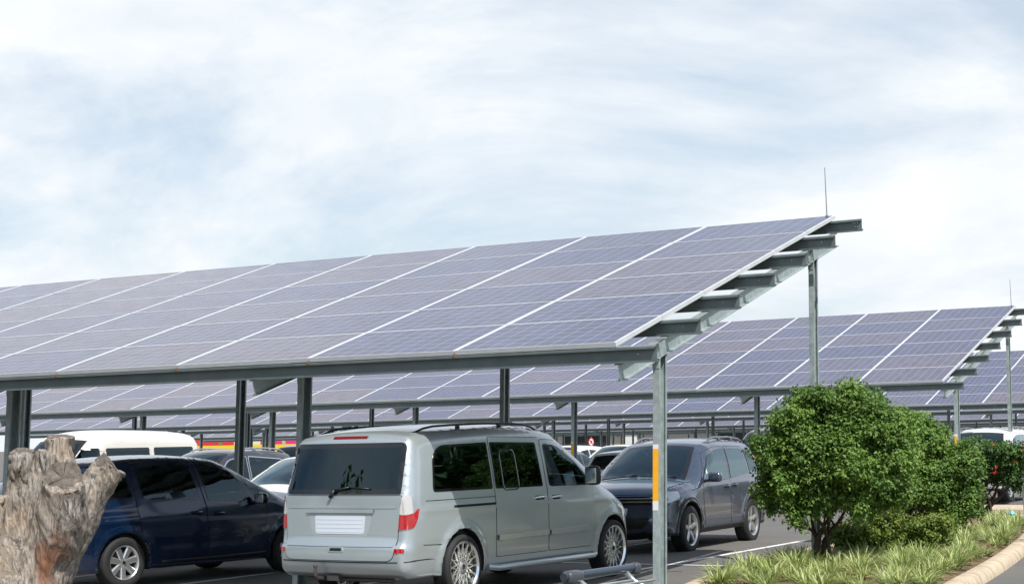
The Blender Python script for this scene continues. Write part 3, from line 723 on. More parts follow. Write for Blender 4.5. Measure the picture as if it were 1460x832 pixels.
# ---------------- silver van
def silver_van():
    root = empty('parked_van', (-3.26, -.14, 0), R_(-4.0)); root.scale = (.965, .985, 1.035); tag(root, 'silver people carrier van seen from behind, with tinted windows, roof rails and chrome mesh wheels', 'van')
    PT = paint('silver_paint', (.50, .56, .58), .55, .33)
    W1 = rounded([(.50, 1.125), (.57, 1.50), (.72, 1.60), (1.62, 1.62), (1.62, 1.12)], [.05, .12, .14, .03, .03])
    W2 = rounded([(1.68, 1.12), (1.68, 1.62), (2.62, 1.605), (2.66, 1.115)], .03)
    W3 = rounded([(2.80, 1.11), (2.78, 1.59), (3.08, 1.565), (3.44, 1.38), (3.74, 1.14), (3.74, 1.10)], [.05, .05, .12, .12, .03, .03])
    ins = lambda p: grow(p, -.03)
    sp = dict(L=5.0, w=.95, zb=.27, yr=1.02, yf=4.28, R=.335, Ra=.395, paint=PT, grid=.032, K=18, flare=.018,
        top=[(.14, .27, .10, .06, .0, 'p'), (.03, .34, .16, .08, .03, 'p'), (.0, .46, .22, .10, .05, 'p'), (.005, .58, .22, .10, .05, 'p'), (.05, .64, .2, .10, .045, 'p'), (.06, .80, .2, .10, .04, 'p'), (.075, 1.05, .2, .10, .04, 'rwx'),
             (.095, 1.13, .2, .10, .04, 'rw'), (.225, 1.60, .16, .10, .04, 'p'), (.26, 1.665, .15, .10, .04, 'p'), (.36, 1.715, .13, .14, .04, 'p'), (.8, 1.755, .12, .16, .05, 'p'), (1.8, 1.785, .12, .17, .05, 'p'), (2.6, 1.775, .12, .17, .05, 'p'), (3.05, 1.72, .14, .17, .04, 'p'),
             (3.20, 1.66, .18, .16, .04, 'ws'), (3.75, 1.36, .18, .16, .06, 'ws'), (4.05, 1.165, .2, .16, .06, 'p'), (4.22, 1.09, .2, .2, .05, 'p'), (4.55, .98, .25, .25, .05, 'p'), (4.82, .86, .35, .3, .06, 'p'), (4.94, .70, .5, .3, .08, 'black'), (4.98, .52, .5, .3, .08, 'p'), (4.95, .34, .45, .3, .06, 'p'), (4.84, .27, .3, .2, .04, 'black')],
        fz=[(.2, .955), (.4, .985), (.62, 1.0), (.85, 1.0), (1.08, .985), (1.35, .94), (1.62, .885), (1.75, .865), (2, .86)], gy=[(0, .965), (.4, .99), (1, 1), (3.6, 1), (4.3, .985), (4.7, .95), (5, .90)],
        holes=[ins(W1), ins(W2), ins(W3)], creases=[((.95, .93), .035, .010, .25, 4.5), ((.60, .58), .03, -.004, .3, 4.0)])
    c = Car(root, sp)
    # tailgate, lamps, number plate recess
    tg = rounded([(-.76, .455), (.76, .455), (.815, 1.10), (-.815, 1.10)], [.1, .1, .02, .02])
    tgo = c.panel('tailgate', tg, 'B', off=.005)
    mb = MB()
    rec = rounded([(-.345, .80), (.345, .80), (.40, .86), (.44, 1.0 - .045), (-.44, .955), (-.40, .86)], [.07, .07, .05, .02, .02, .05])
    pl = rounded([(-.44, .975), (.44, .975), (.45, .945), (-.45, .945)], .01)
    b = MB(); c.patch(b, rounded([(-.38, .69), (.38, .69), (.43, .80), (.445, .925), (-.445, .925), (-.43, .80)], [.06, .06, .05, .02, .02, .05]), 'B', .0065, 0, (), .06, 0); b.build('plate_recess', mat('plate_recess_silver', (.50, .54, .56), .4, .35), tgo, True)
    b = MB(); c.patch(b, rounded([(-.34, .715), (.34, .715), (.355, .90), (-.355, .90)], .03), 'B', .010, 0); 
    for k in range(4): c.strip(b, [(-.32, .74 + k * .042), (.32, .74 + k * .042)], .014, 'B', .0115, 1, .001)
    b.build('number_plate', [mat('plate_blank', (.64, .70, .77), .35), mat('plate_grey', (.69, .74, .80), .35)], tgo, True, 40)
    b = MB(); c.strip(b, [(-.47, .945), (.47, .945)], .032, 'B', .022); b.build('plate_garnish', PT, tgo, True, 40)
    b = MB(); c.strip(b, [(-.76, .985), (.76, .985)], .02, 'B', .010); c.strip(b, [(-.74, .60), (.74, .60)], .016, 'B', .009); b.build('tailgate_crease', PT, tgo, True, 40)
    b = MB(); c.patch(b, rounded([(-.11, .535), (.11, .535), (.09, .595), (-.09, .595)], .015), 'B', .008, 0); c.patch(b, rounded([(-.085, .548), (.085, .548), (.075, .575), (-.075, .575)], .01), 'B', .010, 1, (), .05, 0); b.build('tailgate_handle', [PT, GAP], tgo, True, 40)
    rwp = rounded([(-.80, 1.115), (.80, 1.115), (.775, 1.635), (-.775, 1.635)], [.02, .02, .07, .07])
    c.window(rwp, 'B', G_TINT, tgo, .007, .05, 'rear_window')
    # wiper
    b = MB()
    for (x0, z0), (x1, z1), r in (((-.13, 1.08), (-.08, 1.15), .020), ((-.08, 1.15), (.12, 1.18), .011), ((.12, 1.18), (.40, 1.165), .007)):
        p0, n0 = c.cast(x0, z0, 'B'); p1, n1 = c.cast(x1, z1, 'B'); b.tube([p0 + n0 * .03, p1 + n1 * .03], r, 6)
    b.build('rear_wiper', BLK, tgo, True)
    b = MB(); c.strip(b, [(-.24, 1.692), (.24, 1.692)], .022, 'B', .010); b.build('brake_lamp', mat('dark_red_lens', (.22, .006, .01), .15, coat=1.), tgo, True, 40)
    for sg in (1, -1):
        q = (lambda p: p) if sg == 1 else mir
        side = 'R' if sg == 1 else 'L'
        lam = MB(); c.patch(lam, q(rounded([(.79, .765), (.877, .765), (.877, .905), (.80, .905)], .01)), 'B', .012, 0, (), .03)
        c.patch(lam, rounded([(.10, .765), (.16, .785), (.21, .86), (.245, .965), (.225, .97), (.17, .925), (.10, .905)], [.005, .02, .03, .01, .01, .03, .005]), side, .010, 0, (), .03)
        lo = lam.build('tail_light', REDL, root, True, 40)
        cl = MB(); c.patch(cl, q(rounded([(.80, .912), (.877, .912), (.877, 1.105), (.825, 1.105)], .012)), 'B', .012, 0, (), .03); c.patch(cl, rounded([(.10, .912), (.155, .925), (.15, 1.105), (.118, 1.105)], .01), side, .010, 0, (), .03); cl.build('clear_lens', CLRL, lo, True, 40)
        b = MB(); c.patch(b, q(rounded([(.77, .535), (.87, .535), (.87, .575), (.77, .575)], .01)), 'B', .010, 0, (), .04); b.build('reflector', REDL, root, True, 40)
    # bumper line, tow bar
    b = MB(); c.strip(b, [(-.93, .455), (-.80, .44), (0, .436), (.80, .44), (.93, .455)], .010, 'B', .003); b.build('bumper_seam', GAP, root)
    b = MB(); b.tube([(-.25, .12, .25), (-.25, -.06, .27), (-.25, -.10, .30), (-.25, -.10, .37)], .018, 8); b.lathe([(0, .0), (.008, .02), (.025, .026), (.042, .02), (.05, 0)], 12, 'z', 0, (-.25, -.10, .37)); b.tube([(-.6, .2, .25), (.6, .2, .25)], .03, 8); b.box((-.1, .05, .27), (.16, .08, .06)); b.build('tow_bar', mat('tow_steel', (.12, .115, .11), .5, .6), root, True, 40)
    for side in 'RL':
        sd = c.panel('sliding_door', rounded([(1.66, .40), (1.66, 1.675), (2.70, 1.66), (2.74, 1.0), (2.74, .40)], .03), side, holes=[ins(W2)])
        fd = c.panel('front_door', rounded([(2.755, .40), (2.755, 1.0), (2.73, 1.64), (3.10, 1.62), (3.47, 1.40), (3.78, 1.10), (3.80, .62), (3.72, .40)], .04), side, holes=[ins(W3)])
        c.window(W1, side, G_TINT, root, .006, .028)
        w2 = c.window(W2, side, G_TINT, sd, .009, .028)
        b = MB(); r0 = rounded([(1.84, 1.11), (1.84, 1.52), (2.13, 1.52), (2.15, 1.11)], .06); c.patch(b, grow(r0, .016), side, .0125, 0, [r0], .05); b.build('sliding_pane', GBL, w2, True)
        c.window(W3, side, G_MID, fd, .009, .02)
        handle(c, 2.57, .99, side, sd, CHR, .23); handle(c, 2.93, .985, side, fd, CHR, .21)
        for par, ya, yb in ((sd, 1.68, 2.73), (fd, 2.77, 3.66)):
            b = MB(); c.strip(b, [(ya, .60), (yb, .61)], .058, side, .026, 0, .02); b.build('rub_strip', mat('strip_silver', (.62, .67, .69), .25, .5, coat=1.), par, True, 40)
        b = MB(); c.strip(b, [(.85, .965), (1.65, .965)], .024, side, .003); c.strip(b, [(.36, 1.04), (1.65, 1.04)], .006, side, .003); c.strip(b, [(.3, .60), (.62, .59)], .006, side, .003); b.build('slide_rail', GAP, root, True)
        b = MB(); x = (1 if side == 'R' else -1)
        b.tube([(x * .93, 1.50, .30), (x * .985, 1.62, .285), (x * .99, 2.6, .285), (x * .985, 3.68, .285), (x * .93, 3.82, .30)], .035, 10); b.build('side_step', CHR if False else PT, root, True, 50)
    c.screen('ws', G_CLR, 'windscreen')
    for side in 'RL':
        b = MB(); c.patch(b, rounded([(4.45, .70), (4.40, .92), (4.68, .86), (4.80, .70)], .05), side, .004, 0, (), .05); b.build('headlight', CLRL, root, True, 40)
    b = MB(); c.patch(b, rounded([(-.5, .62), (.5, .62), (.48, .80), (-.48, .80)], .04), 'F', .006); b.build('grille', BLK, root, True, 40)
    mirror(c, .96, 3.58, 1.21, BLK, (.19, .13, .22))
    rails(c, .66, .50, 3.0, 1.86, mat('rail_black', (.03, .03, .033), .35, .5), .045, .012)
    wheels(c, 'mesh', .0, .235)
    cabin(c, .4, 3.9, .55, .82, (3.75, 1.08), (.38, 3.35, 1.08))
    seats(c, [(2.75, (.4, -.4)), (1.75, (.42, 0, -.42)), (.8, (.42, 0, -.42))], .48, .66)
    return root
silver_van()

# ---------------- dark blue family car
def blue_car():
    root = empty('parked_car', (-8.05, .03, 0), R_(-8.5)); root.scale = (1, 1.04, .985); tag(root, 'dark blue compact family car parked beside the silver van, behind the dead tree stump', 'car')
    PT = paint('dark_blue_paint', (.002, .017, .060), .4, .24)
    W1 = rounded([(.36, 1.10), (.60, 1.38), (.86, 1.45), (.96, 1.09)], [.02, .05, .03, .03])
    W2 = rounded([(1.10, 1.07), (1.04, 1.45), (1.32, 1.49), (1.88, 1.50), (1.98, 1.035)], [.04, .04, .05, .03, .04])
    W3 = rounded([(2.10, 1.02), (2.02, 1.49), (2.24, 1.47), (2.55, 1.38), (2.82, .985)], [.04, .03, .06, .04, .03])
    W4 = rounded([(2.92, .98), (2.68, 1.34), (2.97, 1.19), (3.30, .985)], [.03, .03, .04, .02])
    ins = lambda p: grow(p, -.026)
    sp = dict(L=4.33, w=.895, zb=.21, yr=.80, yf=3.50, R=.315, Ra=.368, paint=PT, grid=.032, K=16,
        top=[(.16, .21, .1, .06, 0, 'black'), (.04, .32, .25, .16, .06, 'p'), (.0, .50, .3, .18, .08, 'p'), (.03, .66, .3, .18, .07, 'p'), (.07, .80, .25, .14, .06, 'p'), (.10, 1.0, .2, .12, .05, 'p'), (.15, 1.08, .2, .12, .05, 'rw'),
             (.43, 1.43, .2, .12, .05, 'p'), (.50, 1.50, .2, .14, .03, 'p'), (1.0, 1.575, .16, .18, .03, 'p'), (1.7, 1.595, .16, .2, .03, 'p'), (2.2, 1.565, .16, .2, .03, 'p'), (2.5, 1.50, .16, .18, .04, 'ws'), (3.0, 1.24, .16, .16, .06, 'ws'), (3.46, 1.02, .18, .16, .06, 'p'),
             (3.7, .955, .22, .22, .06, 'p'), (4.0, .82, .35, .3, .07, 'p'), (4.23, .68, .45, .34, .10, 'p'), (4.31, .5, .5, .36, .12, 'p'), (4.29, .32, .45, .34, .10, 'p'), (4.18, .21, .3, .2, .05, 'black')],
        fz=[(.2, .95), (.4, .985), (.6, 1.0), (.8, 1.0), (.95, .98), (1.2, .91), (1.45, .82), (1.6, .79), (2, .78)], gy=[(0, .93), (.5, .985), (1, 1), (3.2, 1), (3.8, .97), (4.29, .90)],
        holes=[ins(W1), ins(W2), ins(W3), ins(W4)], creases=[((.80, .86), .04, .012, .15, 2.0), ((.40, .36), .05, .012, 1.2, 3.0), ((.36, .60), .05, .010, 2.4, 3.15)])
    c = Car(root, sp)
    for side in 'RL':
        rd = c.panel('rear_door', rounded([(1.24, .30), (1.06, .62), (.995, 1.0), (.985, 1.475), (1.3, 1.535), (1.92, 1.53), (2.05, .95), (2.07, .30)], .05), side, holes=[ins(W2)])
        fd = c.panel('front_door', rounded([(2.085, .30), (2.065, .95), (1.95, 1.53), (2.25, 1.50), (2.6, 1.42), (2.86, 1.27), (3.06, .92), (3.02, .55), (2.92, .30)], .05), side, holes=[ins(W3)])
        c.window(W1, side, G_TINT, root, .006, .016, trim=None); c.window(W2, side, G_MID, rd, .009, .014); c.window(W3, side, G_MID, fd, .009, .014); c.window(W4, side, G_MID, root, .006, .014)
        handle(c, 1.87, .87, side, rd, PT, .2); handle(c, 2.24, .85, side, fd, PT, .2)
        b = MB(); c.patch(b, rounded([(.05, .80), (.06, 1.0), (.28, 1.0), (.30, .92), (.18, .82)], .03), side, .008, 0, (), .05); b.build('tail_light', REDL, root, True, 40)
        b = MB(); c.patch(b, rounded([(3.72, .66), (3.66, .80), (3.95, .80), (4.1, .68)], .04), side, .006, 0, (), .05); b.build('headlight', CLRL, root, True, 40)
        b = MB(); c.strip(b, [(.95, .30), (2.0, .29), (3.05, .30)], .03, side, .012); b.build('sill_trim', BLK, root, True)
    c.screen('ws', G_CLR, 'windscreen'); c.screen('rw', G_TINT, 'rear_window')
    tg = c.panel('tailgate', rounded([(-.62, .62), (.62, .62), (.70, 1.02), (-.70, 1.02)], .06), 'B')
    b = MB(); c.patch(b, rounded([(-.26, .70), (.26, .70), (.26, .81), (-.26, .81)], .01), 'B', .01); b.build('number_plate', PLT, tg, True, 40)
    mirror(c, .90, 2.86, 1.02, GBL, (.19, .11, .14))
    wheels(c, 'seven', .015, .205)
    cabin(c, .5, 3.3, .45, .74, (3.12, .97), (.36, 2.75, .98))
    seats(c, [(2.15, (.36, -.36)), (1.15, (.38, 0, -.38))], .46, .54)
    return root
blue_car()

# ---------------- SUVs: the dark grey one and its white relations
def suv(root, PT, gl=G_CLR, style='five', detail=True, grille=True, rail=ALY):
    W1 = rounded([(.50, 1.18), (.66, 1.42), (.86, 1.50), (.98, 1.50), (.93, 1.13)], [.03, .05, .04, .03, .03])
    W2 = rounded([(1.03, 1.12), (1.08, 1.505), (1.78, 1.52), (1.84, 1.05)], [.04, .05, .03, .03])
    W3 = rounded([(1.93, 1.04), (1.87, 1.52), (2.25, 1.50), (2.58, 1.42), (2.98, 1.08), (2.98, 1.01)], [.03, .03, .06, .06, .02, .03])
    ins = lambda p: grow(p, -.026)
    sp = dict(L=4.43, w=.90, zb=.27, yr=.95, yf=3.55, R=.35, Ra=.41, paint=PT, grid=.032 if detail else .07, K=14, flare=.022, dark_below=.33,
        top=[(.18, .27, .1, .06, 0, 'black'), (.05, .40, .25, .16, .06, 'p'), (.0, .58, .3, .18, .07, 'p'), (.04, .78, .3, .16, .06, 'p'), (.08, 1.0, .2, .12, .05, 'p'), (.13, 1.10, .2, .12, .05, 'rw'),
             (.45, 1.50, .2, .12, .05, 'p'), (.55, 1.59, .2, .15, .03, 'p'), (1.1, 1.65, .16, .18, .03, 'p'), (1.8, 1.66, .16, .2, .03, 'p'), (2.25, 1.62, .16, .2, .03, 'p'), (2.50, 1.55, .16, .18, .04, 'ws'), (2.95, 1.28, .16, .16, .06, 'ws'), (3.28, 1.07, .18, .15, .06, 'p'),
             (3.5, 1.04, .2, .16, .05, 'p'), (3.95, .98, .22, .2, .05, 'p'), (4.20, .91, .3, .26, .06, 'p'), (4.32, .80, .4, .3, .08, 'p'), (4.37, .66, .45, .32, .09, 'p'), (4.43, .52, .45, .34, .10, 'p'), (4.38, .36, .4, .3, .08, 'black'), (4.24, .27, .3, .2, .05, 'black')],
        fz=[(.2, .96), (.4, .985), (.6, 1.0), (.85, 1.0), (1.0, .985), (1.3, .92), (1.52, .84), (1.7, .81), (2, .8)], gy=[(0, .94), (.5, .985), (1, 1), (3.4, 1), (3.9, .975), (4.43, .91)],
        holes=[ins(W1), ins(W2), ins(W3)], creases=[((.96, .93), .03, .012, .2, 3.4), ((.45, .47), .05, .012, 1.2, 3.2)])
    c = Car(root, sp)
    for side in 'RL':
        rd = c.panel('rear_door', rounded([(1.32, .38), (1.20, .62), (1.0, .95), (1.01, 1.54), (1.80, 1.56), (1.885, 1.0), (1.90, .38)], .05), side, holes=[ins(W2)], g=.06 if detail else .12)
        fd = c.panel('front_door', rounded([(1.915, .38), (1.90, 1.0), (1.83, 1.56), (2.25, 1.545), (2.62, 1.46), (3.02, 1.10), (3.04, .8), (2.98, .38)], .05), side, holes=[ins(W3)], g=.06 if detail else .12)
        c.window(W1, side, G_MID if gl is not G_TINT else G_TINT, root, .006, .016); c.window(W2, side, gl, rd, .009, .014); c.window(W3, side, gl, fd, .009, .014)
        handle(c, 1.74, .95, side, rd, PT, .2); handle(c, 2.08, .94, side, fd, PT, .2)
        b = MB(); c.strip(b, [(1.38, .345), (3.1, .345)], .07, side, .012); b.build('sill_trim', BLK, root, True)
        for yc in (.95, 3.55):
            b = MB(); pts = [(yc + .445 * math.cos(a), .35 + .445 * math.sin(a)) for a in np.linspace(R_(-4), R_(184), 14)]; c.strip(b, pts, .06, side, .006, n=3)
            b.build('arch_trim', BLK, root, True, 50)
        b = MB(); c.patch(b, rounded([(.06, .86), (.08, 1.06), (.36, 1.04), (.30, .90)], .03), side, .008, 0, (), .05); b.build('tail_light', REDL, root, True, 40)
    c.screen('ws', gl, 'windscreen'); c.screen('rw', G_TINT, 'rear_window')
    # front
    b = MB(); c.patch(b, rounded([(-.66, .74), (.66, .74), (.70, .86), (-.70, .86)], .03), 'F', .006, 0)
    for z in (.78, .825): c.strip(b, [(-.64, z), (.64, z)], .014, 'F', .016, 1)
    b.build('grille', [GBL, CHR], root, True, 40)
    b = MB(); c.patch(b, rounded([(-.50, .40), (.50, .40), (.60, .56), (-.60, .56)], .04), 'F', .006, 0)
    for z in (.45, .50): c.strip(b, [(-.5, z), (.5, z)], .012, 'F', .012, 0)
    b.build('lower_grille', BLK, root, True, 40)
    for sg in (1, -1):
        side = 'R' if sg == 1 else 'L'
        b = MB(); c.patch(b, rounded([(3.92, .80), (3.88, .92), (4.10, .92), (4.30, .84), (4.30, .76)], .03), side, .008, 0, (), .04)
        c.patch(b, rounded([(sg * .60, .745), (sg * .70, .72), (sg * .84, .78), (sg * .84, .88), (sg * .62, .86)], .02), 'F', .008, 0, (), .04)
        ho = b.build('headlight', mat('headlight_glass', (.62, .66, .70), .15, .2, coat=1.), root, True, 40)
        b = MB()
        for xx, zz, r in ((.66, .80, .038), (.76, .815, .035)):
            h, n = c.cast(sg * xx, zz, 'F'); pts = [h + n * .014 + Vector((math.cos(a) * r, 0, math.sin(a) * r)) for a in np.linspace(0, 2 * math.pi, 13)[:-1]]; b.add(pts + [h + n * .02], [(i, (i + 1) % 12, 12) for i in range(12)])
        b.build('lens', CHR, ho, True)
        b = MB(); c.patch(b, rounded([(sg * .64, .44), (sg * .80, .44), (sg * .80, .56), (sg * .66, .56)], .03), 'F', .007, 0, (), .05); b.build('fog_light', GBL, root, True, 40)
    b = MB(); c.patch(b, rounded([(-.26, .585), (.26, .585), (.26, .69), (-.26, .69)], .01), 'F', .012); b.build('number_plate', PLT, root, True, 40)
    b = MB(); c.strip(b, [(-.78, 3.34), (-.70, 3.9), (-.62, 4.22)], .008, 'T', .002); c.strip(b, [(.78, 3.34), (.70, 3.9), (.62, 4.22)], .008, 'T', .002); c.strip(b, [(-.62, .885), (.62, .885)], .008, 'F', .002); b.build('bonnet_seam', GAP, root)
    b = MB()
    for x0 in (-.55, .1):
        p = [c.cast(x0 + t * .55, 3.26 + .10 * math.sin(t * 2), 'T') for t in (0, .5, 1)]; b.tube([q[0] + q[1] * .02 for q in p], .010, 6)
    b.build('wiper', BLK, root, True)
    mirror(c, .90, 2.88, 1.10, PT, (.21, .13, .15))
    rails(c, .60, .55, 2.15, 1.66, rail, .055, .019)
    wheels(c, style, .005, .225)
    cabin(c, .5, 3.2, .5, .76, (3.05, 1.04), (.36, 2.65, 1.04))
    seats(c, [(2.15, (.36, -.36)), (1.15, (.38, 0, -.38))], .46, .62)
    return c
root = empty('parked_suv', (-3.99, 11.98, -.03), R_(181.6)); tag(root, 'dark grey SUV with roof rails, facing the camera nose to nose with the silver van', 'SUV')
suv(root, paint('grey_paint', (.085, .112, .165), .6, .25), G_CLR, rail=DKA)

# ---------------- simpler cars further back
def hatch(root, PT, gl=G_MID, trim=None, rail=False, h=1.0):
    k = h
    W2 = rounded([(.62, 1.0 * k), (.86, 1.30 * k), (1.86, 1.36 * k), (1.90, .93 * k)], [.03, .08, .03, .03]); W3 = rounded([(1.98, .93 * k), (1.94, 1.36 * k), (2.35, 1.31 * k), (2.98, .93 * k)], [.03, .03, .1, .02])
    ins = lambda p: grow(p, -.026)
    sp = dict(L=4.2, w=.88, zb=.2, yr=.78, yf=3.38, R=.31, Ra=.36, paint=PT, grid=.09, K=12,
        top=[(.14, .2, .1, .06, 0, 'black'), (.03, .34, .25, .16, .06, 'p'), (.0, .5, .3, .18, .07, 'p'), (.04, .72, .3, .16, .06, 'p'), (.08, .88 * k, .2, .12, .05, 'p'), (.14, .97 * k, .2, .12, .05, 'rw'),
             (.46, 1.33 * k, .2, .12, .05, 'p'), (.60, 1.41 * k, .2, .15, .03, 'p'), (1.1, 1.46 * k, .16, .18, .03, 'p'), (1.8, 1.47 * k, .16, .2, .03, 'p'), (2.2, 1.41 * k, .16, .18, .04, 'ws'), (2.7, 1.17 * k, .16, .16, .06, 'ws'), (3.1, .96 * k, .18, .15, .06, 'p'),
             (3.4, .90 * k, .2, .18, .05, 'p'), (3.85, .78 * k, .3, .26, .06, 'p'), (4.1, .64, .4, .32, .1, 'p'), (4.2, .48, .45, .34, .12, 'p'), (4.16, .3, .4, .3, .08, 'black'), (4.04, .2, .3, .2, .05, 'black')],
        fz=[(.2, .96), (.4, .985), (.6, 1.0), (.75, 1.0), (.95, .975), (1.2, .9), (1.4, .82), (1.6, .8), (2, .8)], gy=[(0, .94), (.5, .985), (1, 1), (3.2, 1), (3.7, .97), (4.2, .90)],
        holes=[ins(W2), ins(W3)])
    c = Car(root, sp)
    for side in 'RL':
        d = c.panel('door', rounded([(1.94, .32), (1.90, 1.40 * k), (2.35, 1.36 * k), (3.02, .93 * k), (2.95, .32)], .05), side, holes=[ins(W3)], g=.12)
        c.window(W2, side, gl, root, .006, .016, trim=trim, g=.12); c.window(W3, side, gl, d, .009, .016, trim=trim, g=.12)
        b = MB(); c.patch(b, rounded([(.06, .74), (.08, .92 * k), (.30, .90 * k), (.24, .76)], .03), side, .008, 0, (), .08); b.build('tail_light', REDL, root, True, 40)
        b = MB(); c.patch(b, rounded([(3.7, .62), (3.6, .74), (3.85, .74), (4.05, .62)], .03), side, .008, 0, (), .08); b.build('headlight', CLRL, root, True, 40)
    c.screen('ws', gl, 'windscreen'); c.screen('rw', G_TINT, 'rear_window')
    b = MB(); c.patch(b, rounded([(-.26, .50), (.26, .50), (.26, .61), (-.26, .61)], .01), 'B', .01); b.build('number_plate', PLT, root, True, 40)
    mirror(c, .88, 2.7, 1.0 * k, PT, (.18, .1, .13))
    if rail: rails(c, .58, .6, 2.0, 1.4, ALY, .05, .016)
    wheels(c, 'plain', .015, .2)
    cabin(c, .5, 3.0, .45, .72, (2.85, .94 * k), (.34, 2.45, .95 * k))
    seats(c, [(1.95, (.36, -.36)), (1.05, (.36, -.36))], .46, .5)
    return c
def box_van(root, PT, W_, H_, L_, gl=G_TINT, front_dark=False):
    k = H_ / 1.9
    wins = [rounded([(.35, 1.02 * k), (.42, 1.61 * k), (1.55, 1.61 * k), (1.55, 1.02 * k)], .05), rounded([(1.68, 1.02 * k), (1.68, 1.61 * k), (2.85, 1.61 * k), (2.85, 1.02 * k)], .04), rounded([(3.02, 1.02 * k), (3.02, 1.61 * k), (3.45, 1.61 * k), (3.95, 1.06 * k), (3.95, 1.02 * k)], .04)]
    ins = lambda p: grow(p, -.03); L = L_
    sp = dict(L=L, w=W_, zb=.27, yr=.95, yf=L - .85, R=.33, Ra=.385, paint=PT, grid=.09, K=12,
        top=[(.14, .27, .1, .06, 0, 'black'), (.02, .36, .16, .1, .03, 'p'), (.0, .55, .2, .1, .03, 'p'), (.04, .95 * k, .2, .1, .03, 'p'), (.06, 1.05 * k, .2, .1, .03, 'rw'), (.14, 1.56 * k, .2, .1, .03, 'p'), (.2, 1.72 * k, .2, .14, .03, 'p'), (.34, 1.82 * k, .18, .18, .03, 'p'), (.8, 1.88 * k, .18, .22, .04, 'p'), (2.4, 1.9 * k, .18, .22, .04, 'p'), (L - 1.9, 1.84 * k, .18, .2, .04, 'p'),
             (L - 1.65, 1.74 * k, .2, .18, .04, 'ws'), (L - 1.2, 1.38 * k, .2, .18, .06, 'ws'), (L - .85, 1.10 * k, .2, .16, .06, 'p'), (L - .5, 1.0 * k, .25, .22, .05, 'p'), (L - .15, .85, .4, .3, .06, 'p'), (L - .03, .65, .5, .3, .08, 'p'), (L, .5, .5, .3, .08, 'p'), (L - .05, .34, .45, .3, .06, 'p'), (L - .16, .27, .3, .2, .04, 'black')],
        fz=[(.2, .96), (.5, 1.0), (.85, 1.0), (1.05, .98), (1.5, .92), (1.75, .88), (2.2, .86)], gy=[(0, .97), (.5, 1), (L - 1.3, 1), (L - .6, .98), (L, .9)], holes=[ins(w) for w in wins])
    c = Car(root, sp)
    for side in 'RL':
        c.window(wins[0], side, gl, root, .006, .03, g=.12)
        d = c.panel('sliding_door', rounded([(1.63, .4), (1.63, 1.56 * k), (2.92, 1.56 * k), (2.92, .4)], .03), side, holes=[ins(wins[1])], g=.14); c.window(wins[1], side, gl, d, .009, .05, g=.12)
        d = c.panel('front_door', rounded([(2.95, .4), (2.95, 1.56 * k), (3.5, 1.55 * k), (4.05, 1.06 * k), (4.0, .5), (3.8, .4)], .03), side, holes=[ins(wins[2])], g=.14); c.window(wins[2], side, gl, d, .009, .03, g=.12)
        b = MB(); c.patch(b, rounded([(.04, .75), (.05, 1.05), (.16, 1.05), (.16, .75)], .02), side, .008, 0, (), .08); b.build('tail_light', REDL, root, True, 40)
    c.screen('ws', gl, 'windscreen'); c.screen('rw', G_TINT, 'rear_window'); mirror(c, W_ + .01, L - 1.45, 1.12 * k, BLK, (.2, .1, .22)); wheels(c, 'plain', .01, .22)
    cabin(c, .4, L - 1.1, .55, W_ - .13, (L - 1.2, 1.06 * k), None); seats(c, [(2.8, (.4, -.4)), (1.7, (.42, 0, -.42)), (.8, (.42, 0, -.42))], .46, .62)
    return c
WHITE = paint('white_paint', (.74, .75, .73), 0., .35)
CREAM = paint('cream_white_paint', (.76, .74, .68), 0., .4)
BLACKP = paint('black_paint', (.012, .013, .016), .2, .3)
SILV2 = paint('pale_silver_paint', (.50, .52, .54), .5, .35)
CHAR = paint('charcoal_paint', (.045, .05, .06), .4, .3)
NAVY = paint('navy_paint', (.012, .018, .05), .3, .3)
CARS = 'cars parked under and between the canopies'
root = empty('parked_minibus', (-15.6, 11.5, 0), R_(180)); tag(root, 'cream white minibus with dark windows behind the dark blue car', 'minibus')
box_van(root, CREAM, .90, 2.0, 4.75)
root = empty('parked_car', (-11.0, 11.9, 0), R_(180)); tag(root, 'small white car, its windscreen showing between the blue car and the silver van', 'car'); hatch(root, WHITE, G_CLR)
root = empty('parked_car', (-13.45, 12.1, 0), R_(180)); tag(root, 'charcoal car with silver roof rail and pale window trim in front of the cream minibus', 'car'); hatch(root, CHAR, G_MID, CHR, True, 1.09)
root = empty('parked_car', (-11.1, 22.0, 0), 0); tag(root, 'white hatchback seen from behind, between the silver van and the dark grey SUV', 'car'); hatch(root, WHITE, G_TINT, None, False, .93)
root = empty('parked_car', (-13.7, 22.1, 0), 0); tag(root, 'pale silver car partly hidden by the silver van mirror, left of the white hatchback', 'car'); hatch(root, SILV2, G_MID, None, False, .95)
root = empty('parked_suv', (-3.15, 28.3, .05), R_(180)); tag(root, 'white SUV facing the camera behind the red flowered shrub at the right', 'SUV'); suv(root, WHITE, G_CLR, 'five', False, True, DKA)
root = empty('parked_car', (-5.75, 28.0, 0), R_(180)); tag(root, 'white car, mostly hidden by the shrubs, left of the white SUV', 'car'); hatch(root, WHITE, G_MID, None, False, .98)
root = empty('parked_van', (-10.0, 33.0, 0), R_(180)); tag(root, 'black van with dark windscreen, between the dark grey SUV and the shrubs', 'van'); box_van(root, BLACKP, .95, 1.86, 4.8, G_TINT)
root = empty('parked_car', (-25.5, 28.0, 0), 0); tag(root, 'navy blue hatchback with a red lamp, left of the silver van roof', 'car'); hatch(root, NAVY, G_TINT, None, False, 1.14)
